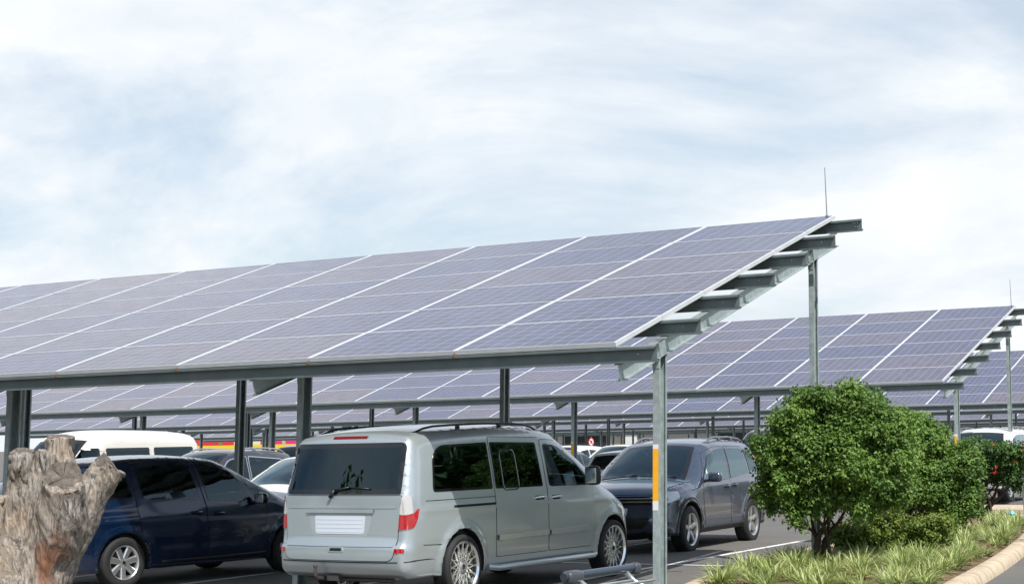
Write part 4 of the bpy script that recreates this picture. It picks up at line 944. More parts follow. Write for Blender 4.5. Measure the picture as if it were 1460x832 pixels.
# small far cars: copies of two kinds
def far_proto(PT, k):
    r = empty('parked_car', (0, 0, 0)); hatch(r, PT, G_TINT, None, k > 1, k); return r
pw = far_proto(WHITE, .99); ps = far_proto(SILV2, .98)
spots = [(pw, -24.05, 21.23, 0, 'white far car beside the navy hatchback'), (ps, -27.24, 33.74, 180, 'silver far car under the bright mural, left of the thick post'), (pw, -17.42, 33.62, 180, 'white far car with its roof just over the silver van mirror'),
         (pw, -20.37, 42.70, 0, 'white far car near the round road sign'), (ps, -17.18, 42.95, 0, 'silver far car beyond the white hatchback'), (pw, -15.46, 33.50, 180, 'white far car roof left of the yellow taped post'), (ps, -13.74, 42.82, 0, 'silver far car seen over the roof of the dark grey SUV'),
         (pw, -16.69, 55.22, 180, 'white far car seen over the dark grey SUV roof rail'), (pw, -8.10, 42.95, 0, 'white far car beyond the black van'), (pw, -36.20, 42.70, 0, 'white far car below the yellow band of the mural'), (ps, -42.33, 55.22, 180, 'silver far car farthest left under the mural')]
used = set()
for i, (pr, x, y, rz, lab) in enumerate(spots):
    o = pr if pr.name not in used else copy_tree(pr); used.add(pr.name)
    o.location = (x, y, 0); o.rotation_euler = (0, 0, R_(rz)); tag(o, lab, 'car', CARS)

# ------------------------------------------------------------------ shrubs
def leaf_mat(name, c0, c1, rough=.46):
    M = bpy.data.materials.new(name); M.use_nodes = True; t = M.node_tree; p = t.nodes['Principled BSDF']
    at = N(t, 'ShaderNodeAttribute', attribute_name='tone'); mx = N(t, 'ShaderNodeMix', data_type='RGBA'); mx.inputs[6].default_value = (*c0, 1); mx.inputs[7].default_value = (*c1, 1)
    LK(t, at, 'Fac', mx, 0); LK(t, mx, 2, p, 'Base Color'); p.inputs['Roughness'].default_value = rough; p.inputs['Specular IOR Level'].default_value = .36
    tr = N(t, 'ShaderNodeBsdfTranslucent'); sc = N(t, 'ShaderNodeVectorMath', operation='SCALE'); sc.inputs['Scale'].default_value = 1.5; LK(t, mx, 2, sc, 0); LK(t, sc, 0, tr, 0)
    ms = N(t, 'ShaderNodeMixShader', i_0=.25); LK(t, p, 0, ms, 1); LK(t, tr, 0, ms, 2); LK(t, ms, 0, t.nodes['Material Output'], 0)
    return M
LEAF = leaf_mat('glossy_leaves', (.036, .092, .018), (.20, .32, .060))
LEAF2 = leaf_mat('olive_leaves', (.07, .12, .02), (.22, .29, .05), .5)
LEAF3 = leaf_mat('dull_leaves', (.028, .07, .02), (.10, .19, .045), .45)
BARK = mat('shrub_bark', (.075, .050, .036), .9, var=.4, vscale=20, bump=.6, bscale=40)
def leaf_mesh(name, blobs, n, size, m, parent, seed=1, hang=.0, fold=.35, sub=9, subr=.40):
    rg = np.random.RandomState(seed); V = []; F = []; tone = []
    bl = []                                                   # leaf clumps spread over the outside of the main masses
    for (c, r) in blobs:
        c, r = np.array(c), np.array(r); bl.append((c, r * .62, c))
        for k in range(sub):
            d = rg.normal(size=3); d /= np.linalg.norm(d); bl.append((c + d * r * rg.uniform(.70, 1.06), r * subr * rg.uniform(.6, 1.2), c))
    vol = np.array([b[1][0] * b[1][1] + b[1][1] * b[1][2] + b[1][0] * b[1][2] for b in bl]); pick = rg.choice(len(bl), n // 7, p=vol / vol.sum())
    ct = {}
    for bi in pick:
        cc, rr, par = bl[bi]
        if bi not in ct: ct[bi] = rg.rand() * .45
        d = rg.normal(size=3); d[2] += .25; d /= np.linalg.norm(d); r = 1 - abs(rg.normal()) * .22
        c = cc + d * r * rr * (1 + .55 * rg.rand() if rg.rand() < .10 else 1)
        if c[2] < .06: continue
        tw = d * .9 + rg.normal(size=3) * .45 + np.array([0, 0, .1 - hang]); tw /= np.linalg.norm(tw)
        side = np.cross(tw, rg.normal(size=3)); side /= np.linalg.norm(side); tn = ct[bi] + rg.rand() * .25; s2 = np.cross(tw, side)
        for k in range(7):
            ang = k * 2.4 + rg.rand() * .8; q = c + tw * (k - 3) * size * .5
            od = side * math.cos(ang) + s2 * math.sin(ang); L = size * (.7 + .55 * rg.rand()); wd = L * .33
            ax = od * .85 + tw * .55 + np.array([0, 0, -.28]); ax /= np.linalg.norm(ax)
            up_ = d * .5 + np.array([.12, -.12, .9]) + rg.normal(size=3) * .4; cr = np.cross(ax, up_); cr /= max(np.linalg.norm(cr), 1e-6); nrm = np.cross(cr, ax)
            b0 = len(V); tip = q + ax * L - nrm * L * .15; mid = q + ax * L * .45
            V += [q, mid + cr * wd + nrm * wd * fold, tip, mid - cr * wd + nrm * wd * fold, mid]
            F += [(b0, b0 + 4, b0 + 1), (b0 + 1, b0 + 4, b0 + 2), (b0, b0 + 3, b0 + 4), (b0 + 3, b0 + 2, b0 + 4)]
            tone += [min(1, tn + .35 * rg.rand())] * 5
    o = mk(name, V, F, m, parent)
    a = o.data.attributes.new('tone', 'FLOAT', 'POINT'); a.data.foreach_set('value', np.array(tone, 'f'))
    return o
VR = Vector((.80, .60, 0)).normalized(); VT = Vector((.6, -.8, 0))       # across the view, towards the camera
def shrub(name, base, label, blobs, n, size, m, stems, seed, height=.9, cat='shrub'):
    root = empty(name, base); tag(root, label, cat)
    bl = []
    for r_, t_, z_, a, b_, c_ in blobs:
        p = VR * r_ + VT * t_ + Vector((0, 0, z_)); bl.append(((p.x, p.y, p.z), (a, b_, c_)))
    leaf_mesh('crown', bl, n, size, m, root, seed)
    rnd = random.Random(seed); mb = MB()
    for k in range(stems):
        a = rnd.uniform(0, 6.28); q = Vector((math.cos(a), math.sin(a), 0)) * rnd.uniform(.02, .09); tgt = bl[rnd.randrange(len(bl))][0]
        p0 = q + Vector((0, 0, -.03)); p3 = Vector(tgt) + Vector((rnd.uniform(-.1, .1), rnd.uniform(-.1, .1), .1)); p1 = q * 1.6 + Vector((rnd.uniform(-.03, .03), rnd.uniform(-.03, .03), height * .33)); p2 = q * 2.6 + (p3 - p0) * .45 + Vector((0, 0, .02)); p2.z = max(p2.z, height * .62)
        pts = [Vector(v) for v in catmull([p0, p1, p2, p3], 5)]; rr = rnd.uniform(.022, .036)
        mb.tube(pts, [rr * (1.15 - .95 * i / (len(pts) - 1)) for i in range(len(pts))], 7)
        for j in range(3):
            e = pts[rnd.randrange(6, len(pts) - 2)]; mb.tube([e, e + Vector((rnd.uniform(-.22, .22), rnd.uniform(-.22, .22), rnd.uniform(.08, .3)))], [rr * .45, rr * .15], 5)
    mb.build('trunk', BARK, root, True)
    return root
# (right, toward camera, up, rx, ry, rz)
shrub('shrub', (.12, 5.35, .06), 'tallest dark green shrub on several thin trunks, at the left end of the planting bed', [(.04, .25, 1.70, .58, .55, .46), (.08, .3, 1.95, .36, .38, .28), (-.52, .3, 1.42, .36, .42, .42), (-.26, .3, 1.60, .36, .4, .34), (.55, .2, 1.62, .50, .5, .46), (.3, .55, 1.28, .55, .45, .42), (-.25, .5, 1.15, .48, .42, .38), (.72, .2, 1.2, .45, .45, .42), (-.60, .35, .92, .22, .26, .30), (.45, .35, 1.82, .36, .34, .26), (-.46, .45, .68, .13, .15, .20), (.66, .1, .92, .36, .35, .28), (.1, .5, .92, .40, .35, .26), (-.35, .2, .88, .28, .3, .24)], 84000, .052, LEAF, 7, 3, .95)
shrub('shrub', (-.46, 10.85, .06), 'broad bright green shrub in the middle of the bed, lower than the tallest shrub', [(-0.15, 0.20, 1.26, 0.72, 0.63, 0.47), (-0.04, 0.25, 1.53, 0.47, 0.45, 0.31), (0.42, 0.20, 1.11, 0.50, 0.45, 0.45), (0.71, 0.20, 0.86, 0.32, 0.36, 0.41), (-0.59, 0.20, 1.33, 0.45, 0.45, 0.38), (0.66, 0.25, 0.54, 0.32, 0.34, 0.34), (0.25, 0.45, 0.82, 0.47, 0.41, 0.36), (-0.19, 0.40, 0.94, 0.47, 0.36, 0.36), (0.80, 0.20, 1.14, 0.23, 0.27, 0.25), (-0.72, 0.10, 1.06, 0.38, 0.36, 0.40)], 80000, .058, LEAF, 14, 5, .8)
r3 = shrub('shrub', (-.85, 16.9, .06), 'small shrub with red flowers at the right end of the planting bed', [(.05, 0, 1.05, .52, .5, .38), (.45, .05, .95, .46, .42, .36), (-.36, .05, .95, .36, .4, .36), (.72, 0, 1.1, .36, .38, .28), (.2, .1, 1.15, .42, .4, .26), (.85, .05, .80, .34, .32, .26)], 26000, .062, LEAF3, 9, 8, .5)
rnd = random.Random(4)
for k in range(15):
    r_, z_ = rnd.uniform(-.25, 1.05), rnd.uniform(.8, 1.42); p = VR * r_ + VT * (.40 + .12 * math.sqrt(max(0, 1 - abs(r_ - .3)))) + Vector((0, 0, z_)); b = MB()
    for q in range(8):
        d = Vector((rnd.uniform(-1, 1), rnd.uniform(-1, 1), rnd.uniform(-.3, 1))).normalized(); s_ = d.cross(Vector((.3, .2, .9))).normalized() * .015
        b.add([p, p + d * .03 + s_, p + d * .06, p + d * .03 - s_], [(0, 1, 2, 3)])
    b.build('flower', mat('red_petals', (.60, .035, .02), .6), r3)
shrub('bush', (.31, 6.85, .06), 'low olive green bush under the shrubs, between the trunks and the grass tufts', [(0, 0, .34, .46, .42, .30), (.45, .1, .32, .4, .38, .28), (-.3, .1, .28, .34, .32, .24), (.1, .1, .55, .3, .3, .2), (.85, .1, .28, .34, .32, .24)], 13000, .05, LEAF2, 6, 12, .25, 'bush')

# ------------------------------------------------------------------ grass tufts
def blade_mat():
    M = bpy.data.materials.new('variegated_blades'); M.use_nodes = True; t = M.node_tree; p = t.nodes['Principled BSDF']
    at = N(t, 'ShaderNodeAttribute', attribute_name='tone'); rp = N(t, 'ShaderNodeValToRGB'); LK(t, at, 'Fac', rp, 0); e = rp.color_ramp.elements
    e[0].position = 0; e[0].color = (.12, .20, .04, 1); e[1].position = 1; e[1].color = (.66, .66, .36, 1); k = e.new(.4); k.color = (.33, .42, .12, 1); k = e.new(.75); k.color = (.54, .58, .25, 1)
    LK(t, rp, 0, p, 'Base Color'); p.inputs['Roughness'].default_value = .5
    tr = N(t, 'ShaderNodeBsdfTranslucent'); LK(t, rp, 0, tr, 0); ms = N(t, 'ShaderNodeMixShader', i_0=.3); LK(t, p, 0, ms, 1); LK(t, tr, 0, ms, 2); LK(t, ms, 0, t.nodes['Material Output'], 0)
    return M
BLADE = blade_mat()
def tuft(seed, n=150):
    rg = np.random.RandomState(seed); V = []; F = []; tone = []
    for i in range(n):
        a = rg.rand() * 6.283; r0 = rg.rand() ** .5 * .09; L = .26 + .22 * rg.rand(); lean = .3 + 1.25 * rg.rand(); w = .0055 + .0045 * rg.rand(); tn = rg.rand()
        p = np.array([math.cos(a + rg.rand()) * r0, math.sin(a + rg.rand()) * r0, -.02]); out = np.array([math.cos(a), math.sin(a), 0]); sd = np.array([-math.sin(a), math.cos(a), 0]); th = lean * .35; b0 = len(V); K = 6
        for k in range(K + 1):
            t = k / K; ww = w * (1 - t ** 2.5) + .0004
            V += [p - sd * ww, p + sd * ww]; tone += [tn * .9 + .1 * t] * 2
            th = lean * (.25 + 1.35 * t); p = p + (out * math.sin(th) + np.array([0, 0, math.cos(th)])) * L / K
        F += [(b0 + 2 * k, b0 + 2 * k + 1, b0 + 2 * k + 3, b0 + 2 * k + 2) for k in range(K)]
    o = mk('grass_tuft', V, F, BLADE); a = o.data.attributes.new('tone', 'FLOAT', 'POINT'); a.data.foreach_set('value', np.array(tone, 'f')); return o
TU = [tuft(s) for s in range(5)]
rnd = random.Random(11); spots = []
def inbed(x, y): return bool(inpoly(np.array([[x, y]]), inner)[0])
tries = 0
while len(spots) < 96 and tries < 12000:
    tries += 1
    y = rnd.uniform(2.0, 16.1); x = rnd.uniform(-1.3, 2.4)
    if not inbed(x, y): continue
    if y > 6.0 and x < .34 - (y - 6.0) * .06: continue                 # the shrubs' side
    if any((x - a) ** 2 + (y - b_) ** 2 < .40 ** 2 for a, b_ in spots): continue
    d = np.array([[x, y]]); ds, _ = segdist(d, inner, np.roll(inner, -1, 0))
    if ds.min() < .14: continue
    spots.append((x, y))
for i, (x, y) in enumerate(spots):
    o = TU[i] if i < 5 else TU[i % 5].copy()
    if i >= 5: COL.objects.link(o)
    o.location = (x, y, .07); o.rotation_euler = (0, 0, rnd.uniform(0, 6.28)); s = rnd.uniform(.6, 1.12); o.scale = (s, s, s * rnd.uniform(.62, .82))
    tag(o, 'tuft of pale yellow green striped grass in the planting bed beside the kerb', 'grass tuft', 'variegated grass tufts in the planting bed')
# crumpled blue paper among the tufts
b = MB(); rnd = random.Random(2); pts = [(.57 + .05 * math.cos(a) * rnd.uniform(.6, 1.3), 13.2 + .05 * math.sin(a) * rnd.uniform(.6, 1.2), .34 + rnd.uniform(-.03, .04)) for a in np.linspace(0, 6.28, 12)[:-1]]
b.add(pts + [(.57, 13.2, .40)], [(i, (i + 1) % 11, 11) for i in range(11)]); b.add(pts + [(.57, 13.2, .31)], [((i + 1) % 11, i, 11) for i in range(11)])
tag(b.build('litter', mat('blue_paper', (.25, .55, .68), .6)), 'scrap of pale blue paper litter caught in the grass tufts', 'litter')

# ------------------------------------------------------------------ the dead stump
def stump():
    base = Vector((1.12, -8.66, 0)); root = empty('tree_stump', base); tag(root, 'grey weathered tree stump with sawn off limbs at the bottom left', 'tree stump')
    rv = Vector((.713, .701, 0)); tv = Vector((.701, -.713, 0))
    def P(x, y, t=0.): return rv * ((x - 85) / 282.3) + tv * t + Vector((0, 0, 1.698 - (y - 640) / 282.3))
    limbs = [ # points (px, py, toward), radii
        ([(30, 1085, 0), (32, 950, 0), (38, 840, 0), (54, 780, 0)], [.26, .185, .150, .150]),
        ([(50, 815, .02), (74, 755, .02), (90, 700, -.02), (88, 655, -.06), (86, 624, -.07)], [.14, .12, .085, .074, .070]),
        ([(45, 800, .0), (48, 745, .0), (58, 690, .03), (70, 648, .03)], [.14, .085, .050, .046]),
        ([(30, 800, -.02), (27, 745, 0), (32, 690, .0), (33, 648, .0)], [.14, .08, .054, .056]),
        ([(55, 815, .05), (80, 750, .10), (91, 705, .16), (92, 683, .215)], [.13, .115, .100, .092]),
        ([(50, 850, .0), (78, 795, .03), (108, 742, .04), (137, 694, .06), (158, 663, .06)], [.13, .115, .096, .086, .078]),
        ([(14, 850, .05), (0, 775, .05), (-4, 728, .05), (-2, 705, .05)], [.15, .095, .065, .05]),
        ([(14, 1000, .1), (10, 900, .1), (18, 820, .06)], [.2, .16, .12]),
        ([(44, 1010, .1), (48, 900, .11), (60, 820, .08)], [.15, .12, .10])]
    limbs = [(p, [x * 1.115 for x in q]) for p, q in limbs]
    b = MB()
    for pts, rs in limbs:
        q = catmull([list(P(*p)) + [r] for p, r in zip(pts, rs)], 6)
        b.tube([Vector(x[:3]) for x in q], [float(x[3]) for x in q], 18)
    for kx, ky, kt, kr in ((100, 727, .20, .030), (62, 668, .07, .02), (152, 695, .12, .022), (30, 665, .06, .018), (75, 770, .2, .03)):
        b.lathe([(-kr, 0), (-kr * .7, kr * .7), (0, kr), (kr * .7, kr * .7), (kr, 0)], 10, 'z', 0, P(kx, ky, kt))
    o = b.build('trunk', [BARK], root); recalc(o)
    md = o.modifiers.new('r', 'REMESH'); md.mode = 'VOXEL'; md.voxel_size = .0085
    dg = bpy.context.evaluated_depsgraph_get(); me = bpy.data.meshes.new_from_object(o.evaluated_get(dg)); o.modifiers.clear(); o.data = me
    bm = bmesh.new(); bm.from_mesh(me); bmesh.ops.smooth_vert(bm, verts=bm.verts[:], factor=.5, use_axis_x=True, use_axis_y=True, use_axis_z=True); bmesh.ops.smooth_vert(bm, verts=bm.verts[:], factor=.5, use_axis_x=True, use_axis_y=True, use_axis_z=True)
    bm.normal_update()
    for v in bm.verts:
        c = v.co; tw = c.z * 2.2; qx = c.x * math.cos(tw) - c.y * math.sin(tw); qy = c.x * math.sin(tw) + c.y * math.cos(tw); f = noise.fractal((qx * 15, qy * 15, c.z * 3.4), 1., 2., 4) * .015 + noise.noise((c.x * 5, c.y * 5, c.z * 3.5)) * .030
        cr = noise.noise((qx * 22 + 5, qy * 22, c.z * 1.8)); f -= max(0, .10 - abs(cr)) * .30 * min(1, max(0, .5 + 2.5 * noise.noise((c.x * 3, c.y * 3, c.z * 2 + 9)))); h2 = noise.noise((c.x * 9 + 3, c.y * 9, c.z * 5)); f -= max(0, h2 - .35) * .10
        v.co = c + v.normal * f
    bm.to_mesh(me); bm.free(); me.polygons.foreach_set('use_smooth', np.ones(len(me.polygons), bool)); me.materials.clear()
    M = bpy.data.materials.new('weathered_wood'); M.use_nodes = True; t = M.node_tree; p = t.nodes['Principled BSDF']; p.inputs['Roughness'].default_value = .88; p.inputs['Specular IOR Level'].default_value = .25
    c = N(t, 'ShaderNodeTexCoord'); mpn = N(t, 'ShaderNodeMapping'); mpn.inputs['Scale'].default_value = (1, 1, .27); LK(t, c, 'Object', mpn, 0)
    fi = N(t, 'ShaderNodeTexNoise', i_Scale=34., i_Detail=9., i_Roughness=.72, i_Distortion=1.6); LK(t, mpn, 0, fi, 'Vector')
    big = N(t, 'ShaderNodeTexNoise', i_Scale=5., i_Detail=6., i_Roughness=.6); LK(t, c, 'Object', big, 'Vector')
    r1 = N(t, 'ShaderNodeValToRGB'); LK(t, fi, 0, r1, 0); e = r1.color_ramp.elements; e[0].position = .30; e[0].color = (.040, .033, .028, 1); e[1].position = .72; e[1].color = (.58, .53, .47, 1); k = e.new(.48); k.color = (.25, .222, .195, 1)
    r2 = N(t, 'ShaderNodeMapRange', i_1=.42, i_2=.62); LK(t, big, 0, r2, 0)
    tn = N(t, 'ShaderNodeMix', data_type='RGBA', blend_type='MULTIPLY'); LK(t, r2, 0, tn, 0); LK(t, r1, 0, tn, 6); tn.inputs[7].default_value = (1.0, .90, .78, 1)
    # red rot down the front of the trunk
    sp = N(t, 'ShaderNodeVectorMath', operation='DISTANCE'); mz = N(t, 'ShaderNodeMapping'); ct = P(76, 815, .2); mz.inputs['Scale'].default_value = (1, 1, .38); LK(t, c, 'Object', mz, 0); LK(t, mz, 0, sp, 0); sp.inputs[1].default_value = (ct.x, ct.y, ct.z * .38)
    nz = N(t, 'ShaderNodeTexNoise', i_Scale=11., i_Detail=6.); LK(t, mpn, 0, nz, 'Vector'); ad = N(t, 'ShaderNodeMath', op='MULTIPLY_ADD', i_1=.36, i_2=-.18); LK(t, nz, 0, ad, 0); a2 = N(t, 'ShaderNodeMath', op='ADD'); LK(t, sp, 'Value', a2, 0); LK(t, ad, 0, a2, 1)
    r3_ = N(t, 'ShaderNodeMapRange', i_1=.10, i_2=.0); LK(t, a2, 0, r3_, 0)
    mr = N(t, 'ShaderNodeMix', data_type='RGBA'); LK(t, r3_, 0, mr, 0); LK(t, tn, 2, mr, 6)
    rr = N(t, 'ShaderNodeMix', data_type='RGBA'); LK(t, fi, 0, rr, 0); rr.inputs[6].default_value = (.025, .014, .010, 1); rr.inputs[7].default_value = (.40, .19, .11, 1); LK(t, rr, 2, mr, 7)
    vc = N(t, 'ShaderNodeTexVoronoi', feature='DISTANCE_TO_EDGE', i_Scale=11.); wp = N(t, 'ShaderNodeVectorMath', operation='SCALE'); wp.inputs['Scale'].default_value = .05; LK(t, fi, 'Color', wp, 0); wa = N(t, 'ShaderNodeVectorMath', operation='ADD'); mq = N(t, 'ShaderNodeMapping'); mq.inputs['Scale'].default_value = (1.2, 1.2, .16); LK(t, c, 'Object', mq, 0); LK(t, mq, 0, wa, 0); LK(t, wp, 0, wa, 1); LK(t, wa, 0, vc, 'Vector')
    ck = N(t, 'ShaderNodeMapRange', i_1=.0, i_2=.035, i_3=.12, i_4=1.); LK(t, vc, 0, ck, 0); gt = N(t, 'ShaderNodeMapRange', i_1=.40, i_2=.56, i_3=0., i_4=1.); LK(t, big, 0, gt, 0)
    cm = N(t, 'ShaderNodeMath', op='MAXIMUM'); LK(t, ck, 0, cm, 0); LK(t, gt, 0, cm, 1)
    fc = N(t, 'ShaderNodeVectorMath', operation='SCALE'); LK(t, mr, 2, fc, 0); LK(t, cm, 0, fc, 'Scale'); LK(t, fc, 0, p, 'Base Color')
    bu = N(t, 'ShaderNodeBump', i_Strength=.9, i_Distance=.012); LK(t, fi, 0, bu, 'Height'); LK(t, bu, 0, p, 'Normal')
    me.materials.append(M)
    # sawn faces
    R2 = bpy.data.materials.new('sawn_wood'); R2.use_nodes = True; t = R2.node_tree; p = t.nodes['Principled BSDF']; p.inputs['Roughness'].default_value = .9
    c = N(t, 'ShaderNodeTexCoord'); wv = N(t, 'ShaderNodeTexWave', wave_type='RINGS', rings_direction='Z', i_Scale=28., i_Distortion=3.5, i_Detail=3.); LK(t, c, 'Object', wv, 'Vector')
    n3 = N(t, 'ShaderNodeTexNoise', i_Scale=24., i_Detail=6., i_Roughness=.7); LK(t, c, 'Object', n3, 'Vector')
    rm = N(t, 'ShaderNodeValToRGB'); LK(t, n3, 0, rm, 0); e = rm.color_ramp.elements; e[0].position = .3; e[0].color = (.05, .040, .033, 1); e[1].position = .72; e[1].color = (.25, .21, .175, 1)
    mm = N(t, 'ShaderNodeMix', data_type='RGBA', blend_type='MULTIPLY', i_0=.14); LK(t, rm, 0, mm, 6); LK(t, wv, 0, mm, 7)
    so_ = N(t, 'ShaderNodeSeparateXYZ'); LK(t, c, 'Object', so_, 0); an = N(t, 'ShaderNodeMath', op='ARCTAN2'); LK(t, so_, 1, an, 0); LK(t, so_, 0, an, 1)
    ln_ = N(t, 'ShaderNodeVectorMath', operation='LENGTH'); LK(t, c, 'Object', ln_, 0); cb_ = N(t, 'ShaderNodeCombineXYZ'); LK(t, an, 0, cb_, 0); LK(t, ln_, 'Value', cb_, 1)
    rn = N(t, 'ShaderNodeTexNoise', i_Scale=4.5, i_Detail=3.); LK(t, cb_, 0, rn, 'Vector'); rk = N(t, 'ShaderNodeMapRange', i_1=.36, i_2=.43, i_3=.22, i_4=1.); LK(t, rn, 0, rk, 0)
    fc = N(t, 'ShaderNodeVectorMath', operation='SCALE'); LK(t, mm, 2, fc, 0); LK(t, rk, 0, fc, 'Scale'); LK(t, fc, 0, p, 'Base Color'); bu = N(t, 'ShaderNodeBump', i_Strength=.4, i_Distance=.006); LK(t, n3, 0, bu, 'Height'); LK(t, bu, 0, p, 'Normal')
    def face(ctr, nrm, ra, rb, seed):
        nrm = nrm.normalized(); rg = random.Random(seed); b = MB(); k = 28; V = [Vector((0, 0, .006))]
        for ring in (.35, .7, 1.0):
            for i in range(k):
                a = 6.2832 * i / k; f = 1 + .22 * noise.noise((math.cos(a) * 1.6, math.sin(a) * 1.6, seed)); V.append(Vector((ra * ring * f * math.cos(a), rb * ring * f * math.sin(a), .006 * noise.noise((ring * 3, a, seed)))))
        for i in range(k):
            a = 6.2832 * i / k; f = 1 + .22 * noise.noise((math.cos(a) * 1.6, math.sin(a) * 1.6, seed)); V.append(Vector((ra * f * .98 * math.cos(a), rb * f * .98 * math.sin(a), -.06)))
        F = [(0, 1 + i, 1 + (i + 1) % k) for i in range(k)]
        for r_ in range(3): F += [(1 + r_ * k + i, 1 + (r_ + 1) * k + i, 1 + (r_ + 1) * k + (i + 1) % k, 1 + r_ * k + (i + 1) % k) for i in range(k)]
        o = mk('sawn_face', V, F, R2, root, None, True, 45); o.location = ctr; o.rotation_euler = nrm.to_track_quat('Z', 'Y').to_euler(); return o
    face(P(91, 681, .225), tv + Vector((0, 0, .30)), .096, .086, 1)
    face(P(33, 644, .0), Vector((0, 0, 1)) + tv * .45 - rv * .1, .058, .060, 2)
    face(P(158.5, 661.5, .06), (rv * .80 + Vector((0, 0, .58)) + tv * .06), .070, .066, 3)
    face(P(86, 623, -.07), Vector((0, 0, 1)) + tv * .25, .066, .064, 4)
    return root
stump()

# ------------------------------------------------------------------ shopping trolleys
def trolley(loc, rz, label, hw=.27):
    root = empty('shopping_trolley', loc, rz); tag(root, label, 'trolley', 'shopping trolleys left in the car park')
    ST = mat('trolley_zinc', (.50, .56, .56), .35, .7, var=.12); GR = mat('trolley_grip', (.05, .055, .065), .4, coat=.3)
    # local: handle along y, basket runs to +x
    b = MB(); b.tube([(0, -hw, 1.0), (0, hw, 1.0)], .018, 12); b.rbox((.0, hw * .97, .995), (.05, .05, .05), .015, 1); b.rbox((.0, -hw * .76, .995), (.056, .12, .056), .02, 1)
    b.build('handle', [mat('trolley_tube', (.10, .125, .16), .2, .8), GR], root, True, 50)
    b = MB()
    for s in (-1, 1):
        b.tube([(.0, s * (hw - .1), .99), (.05, s * (hw - .11), .95), (.12, s * .27, .90), (.14, s * .26, .6), (.10, s * .25, .32), (.02, s * .25, .16)], .012, 8)
        b.tube([(.10, s * .25, .32), (.5, s * .22, .27), (.92, s * .17, .26), (.95, s * .17, .14)], .012, 8)
    b.tube([(.10, -.25, .32), (.10, .25, .32)], .01, 8); b.tube([(.92, -.17, .26), (.92, .17, .26)], .01, 8)
    b.build('frame', ST, root, True)
    b = MB(); top = [(.12, .26, .93), (1.0, .19, .90)]; bot = [(.16, .22, .52), (.92, .16, .60)]
    def lerp(a, c_, t): return Vector(a) + (Vector(c_) - Vector(a)) * t
    for s in (-1, 1):
        A, B, C, D = [Vector((p[0], p[1] * s, p[2])) for p in (top[0], top[1], bot[0], bot[1])]
        b.tube([A, B], .007, 6); b.tube([C, D], .005, 6)
        for k in range(19): t = k / 18; b.tube([lerp(A, B, t), lerp(C, D, t)], .0028, 4, cap=False)
        for k in (1, 2, 3): t = k / 4; b.tube([lerp(A, C, t), lerp(B, D, t)], .0032, 4, cap=False)
    for (P0, P1) in ((top[0], bot[0]), (top[1], bot[1])):
        for k in range(11):
            f = -1 + 2 * k / 10; b.tube([(P0[0], P0[1] * f, P0[2]), (P1[0], P1[1] * f, P1[2])], .0028, 4, cap=False)
        for t in (0, .33, .66, 1): q = lerp(P0, P1, t); b.tube([(q.x, -q.y, q.z), (q.x, q.y, q.z)], .004, 5, cap=False)
    for k in range(13): t = k / 12; q = lerp(bot[0], bot[1], t); b.tube([(q.x, -q.y, q.z), (q.x, q.y, q.z)], .0028, 4, cap=False)
    b.build('basket', ST, root, True)
    b = MB()                                                                 # the folding child seat behind the handle
    for k in range(9): f = -1 + 2 * k / 8; b.tube([(.14, f * .23, .92), (.20, f * .23, .70)], .003, 4, cap=False)
    b.tube([(.05, -.2, .955), (.05, .2, .955)], .006, 6); b.tube([(.13, -.24, .955), (.13, .24, .955)], .006, 6); b.tube([(.20, -.23, .70), (.20, .23, .70)], .004, 5)
    b.build('child_seat', ST, root, True)
    for x, y in ((.02, .25), (.02, -.25), (.95, .17), (.95, -.17)):
        b = MB(); b.lathe([(-.014, .0), (-.014, .052), (-.008, .06), (.008, .06), (.014, .052), (.014, 0)], 20, 'x'); V = [Vector((v.y, v.x, v.z)) + Vector((x - .02, y, .06)) for v in b.V]; b.V = V
        b.box((x - .01, y, .12), (.03, .05, .05), 1); o = recalc(b.build('castor', [RUB, ST], root, True, 40))
    return root
o = trolley((3.87, -8.05, 0), R_(-5), 'zinc wire shopping trolley whose dark handle shows below the silver van', .31); o.scale = (1.09, 1.0, 1.09)
trolley((1.90, 9.50, 0), R_(100), 'zinc shopping trolley at the right edge beside the kerb of the planting bed')

# ------------------------------------------------------------------ far buildings, sign
b = MB(); root = empty('shop_building', (-82, 150, 0)); tag(root, 'long beige shop building far behind the last canopy', 'building')
b.prism([(-30, 0), (62, 0), (62, 20), (-30, 20)], -1, 4.2); b.build('wall', mat('beige_wall', (.50, .46, .40), .85, var=.1, vscale=.4), root)
for x in (-12, 4, 22, 40): b = MB(); b.box((x, -.05, 1.2), (5, .12, 2.6)); b.build('shop_window', mat('shop_glass', (.03, .035, .04), .1), root)
b = MB(); b.box((2, -.3, 2.5), (90, .5, .6)); b.build('fascia', mat('fascia_white', (.72, .71, .68), .7), root)
for x in (-3, 9.5, 31): b = MB(); b.box((x, -.2, .9), (1.6, .3, 3.2)); b.build('pillar', mat('pillar_white', (.78, .77, .73), .7), root)
root = empty('mural_wall', (-106, 122, 0)); tag(root, 'wall painted in bright pink red and green blocks over a yellow band, far left', 'mural wall')
b = MB(); b.prism([(-3, 0), (26, 0), (26, 12), (-3, 12)], -1, 3.4); b.build('wall', mat('mural_back', (.5, .45, .4), .8), root)
cols_ = [(.75, .03, .05), (.85, .03, .22), (.16, .26, .06), (.45, .60, .25), (.70, .10, .06), (.80, .74, .5)]
mm = [mat('mural_%s' % nme, cc, .7) for nme, cc in zip(('red', 'pink', 'green', 'lime', 'orange', 'cream'), cols_)] + [mat('mural_yellow', (.85, .62, .03), .7)]
b = MB(); rnd = random.Random(3); x = -30.; k = 0
x = -3.; seq = [0, 0, 5, 0, 1, 1, 2, 3, 4, 0, 2]
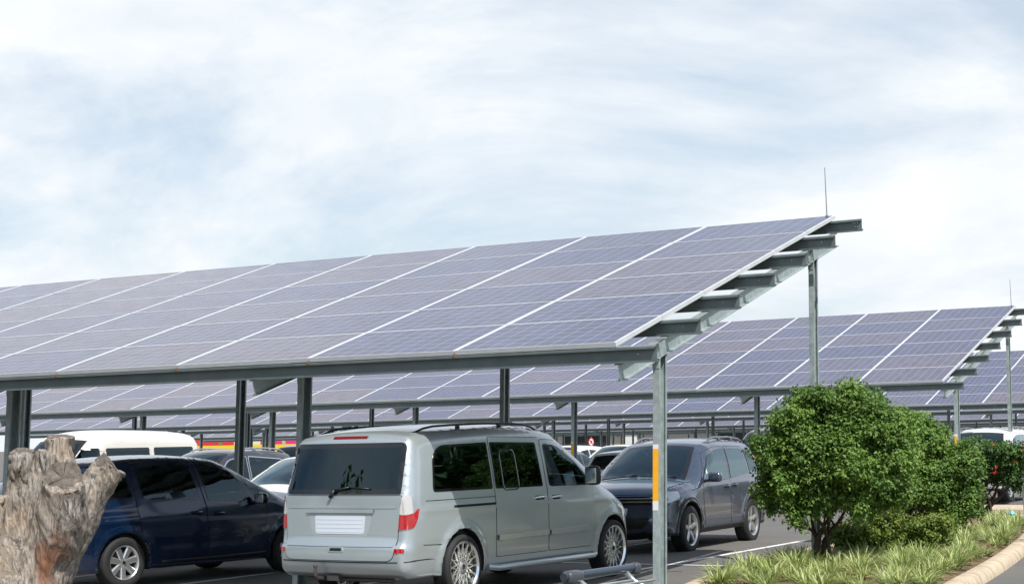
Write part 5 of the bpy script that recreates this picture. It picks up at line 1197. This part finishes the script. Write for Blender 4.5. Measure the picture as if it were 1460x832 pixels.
while x < 26:
    wd = rnd.uniform(2.0, 4.2); sk = rnd.uniform(-.8, .8); x1 = min(26, x + wd)
    b.add([(x, -.06, 1.72), (x1, -.06, 1.72), (x1, -.06, 3.3), (x, -.06, 3.3)], [(0, 1, 2, 3)], seq[k % len(seq)])
    b.add([(x + wd * .3, -.064, 1.72), (x + wd * .45, -.064, 1.72), (x + wd * .45 + sk, -.064, 3.3), (x + wd * .3 + sk, -.064, 3.3)], [(0, 1, 2, 3)], (seq[k % len(seq)] + 2) % 6); x = x1; k += 1
b.add([(-3, -.06, .3), (26, -.06, .3), (26, -.06, 1.72), (-3, -.06, 1.72)], [(0, 1, 2, 3)], 6)
b.build('mural', mm, root)
root = empty('road_sign', (-31.1, 60, 0)); tag(root, 'round white road sign with a red rim far behind the silver van mirror', 'road sign')
b = MB(); b.tube([(0, .03, -.3), (0, .03, 1.75)], .03, 8); b.build('pole', GAL, root)
b = MB(); 
def disc(r, y, mi, z=1.5, k=24): b.add([(r * math.cos(a), y, z + r * math.sin(a)) for a in np.linspace(0, 2 * math.pi, k + 1)[:-1]], [tuple(range(k))], mi)
disc(.22, 0, 0); disc(.165, -.004, 1); b.add([(-.07, -.008, 1.44), (.05, -.008, 1.44), (.08, -.008, 1.55), (-.03, -.008, 1.58)], [(0, 1, 2, 3)], 2); b.add([(-.15, -.01, 1.6), (-.12, -.01, 1.63), (.15, -.01, 1.40), (.12, -.01, 1.37)], [(0, 1, 2, 3)], 0)
o = b.build('plate', [mat('sign_red', (.6, .02, .02), .5), WHT, GBL], root); root.rotation_euler = (0, 0, R_(30)); root.scale = (.65, .65, 1)

# ------------------------------------------------------------------ trees behind the camera (they mirror in the glass)
def big_tree(loc, h, r, seed, label):
    root = empty('tree', loc); tag(root, label, 'tree', 'trees across the road')
    rg = random.Random(seed); bl = []
    for k in range(9):
        a = rg.uniform(0, 6.28); q = rg.uniform(0, .75) * r; bl.append(((math.cos(a) * q, math.sin(a) * q, h * rg.uniform(.5, .85)), (r * .5, r * .5, h * .2)))
    leaf_mesh('crown', bl, 9000, .55, LEAF3, root, seed)
    b = MB(); b.tube([(0, 0, -.1), (.1, 0, h * .3), (0, .1, h * .6)], [.3, .22, .1], 10)
    for k in range(5): p = bl[k][0]; b.tube([(.05, .05, h * .32), (p[0] * .5, p[1] * .5, h * .5), p], [.14, .09, .03], 6)
    b.build('trunk', BARK, root, True)
for i, (x, y, h, r) in enumerate([(-18, -18, 8.3, 4.8), (-26, -13, 8.8, 5.0), (-11, -25, 9.0, 5.0), (-27, -27, 12.0, 6.0), (8, -38, 9, 5), (17, 19, 7.5, 4.2), (21, 31, 8.5, 4.8), (29, 42, 8, 4.8), (24, 8, 8, 4.4)]):
    big_tree((x, y, 0), h, r, 20 + i, 'broad dark tree across the road, seen only mirrored in the car windows')
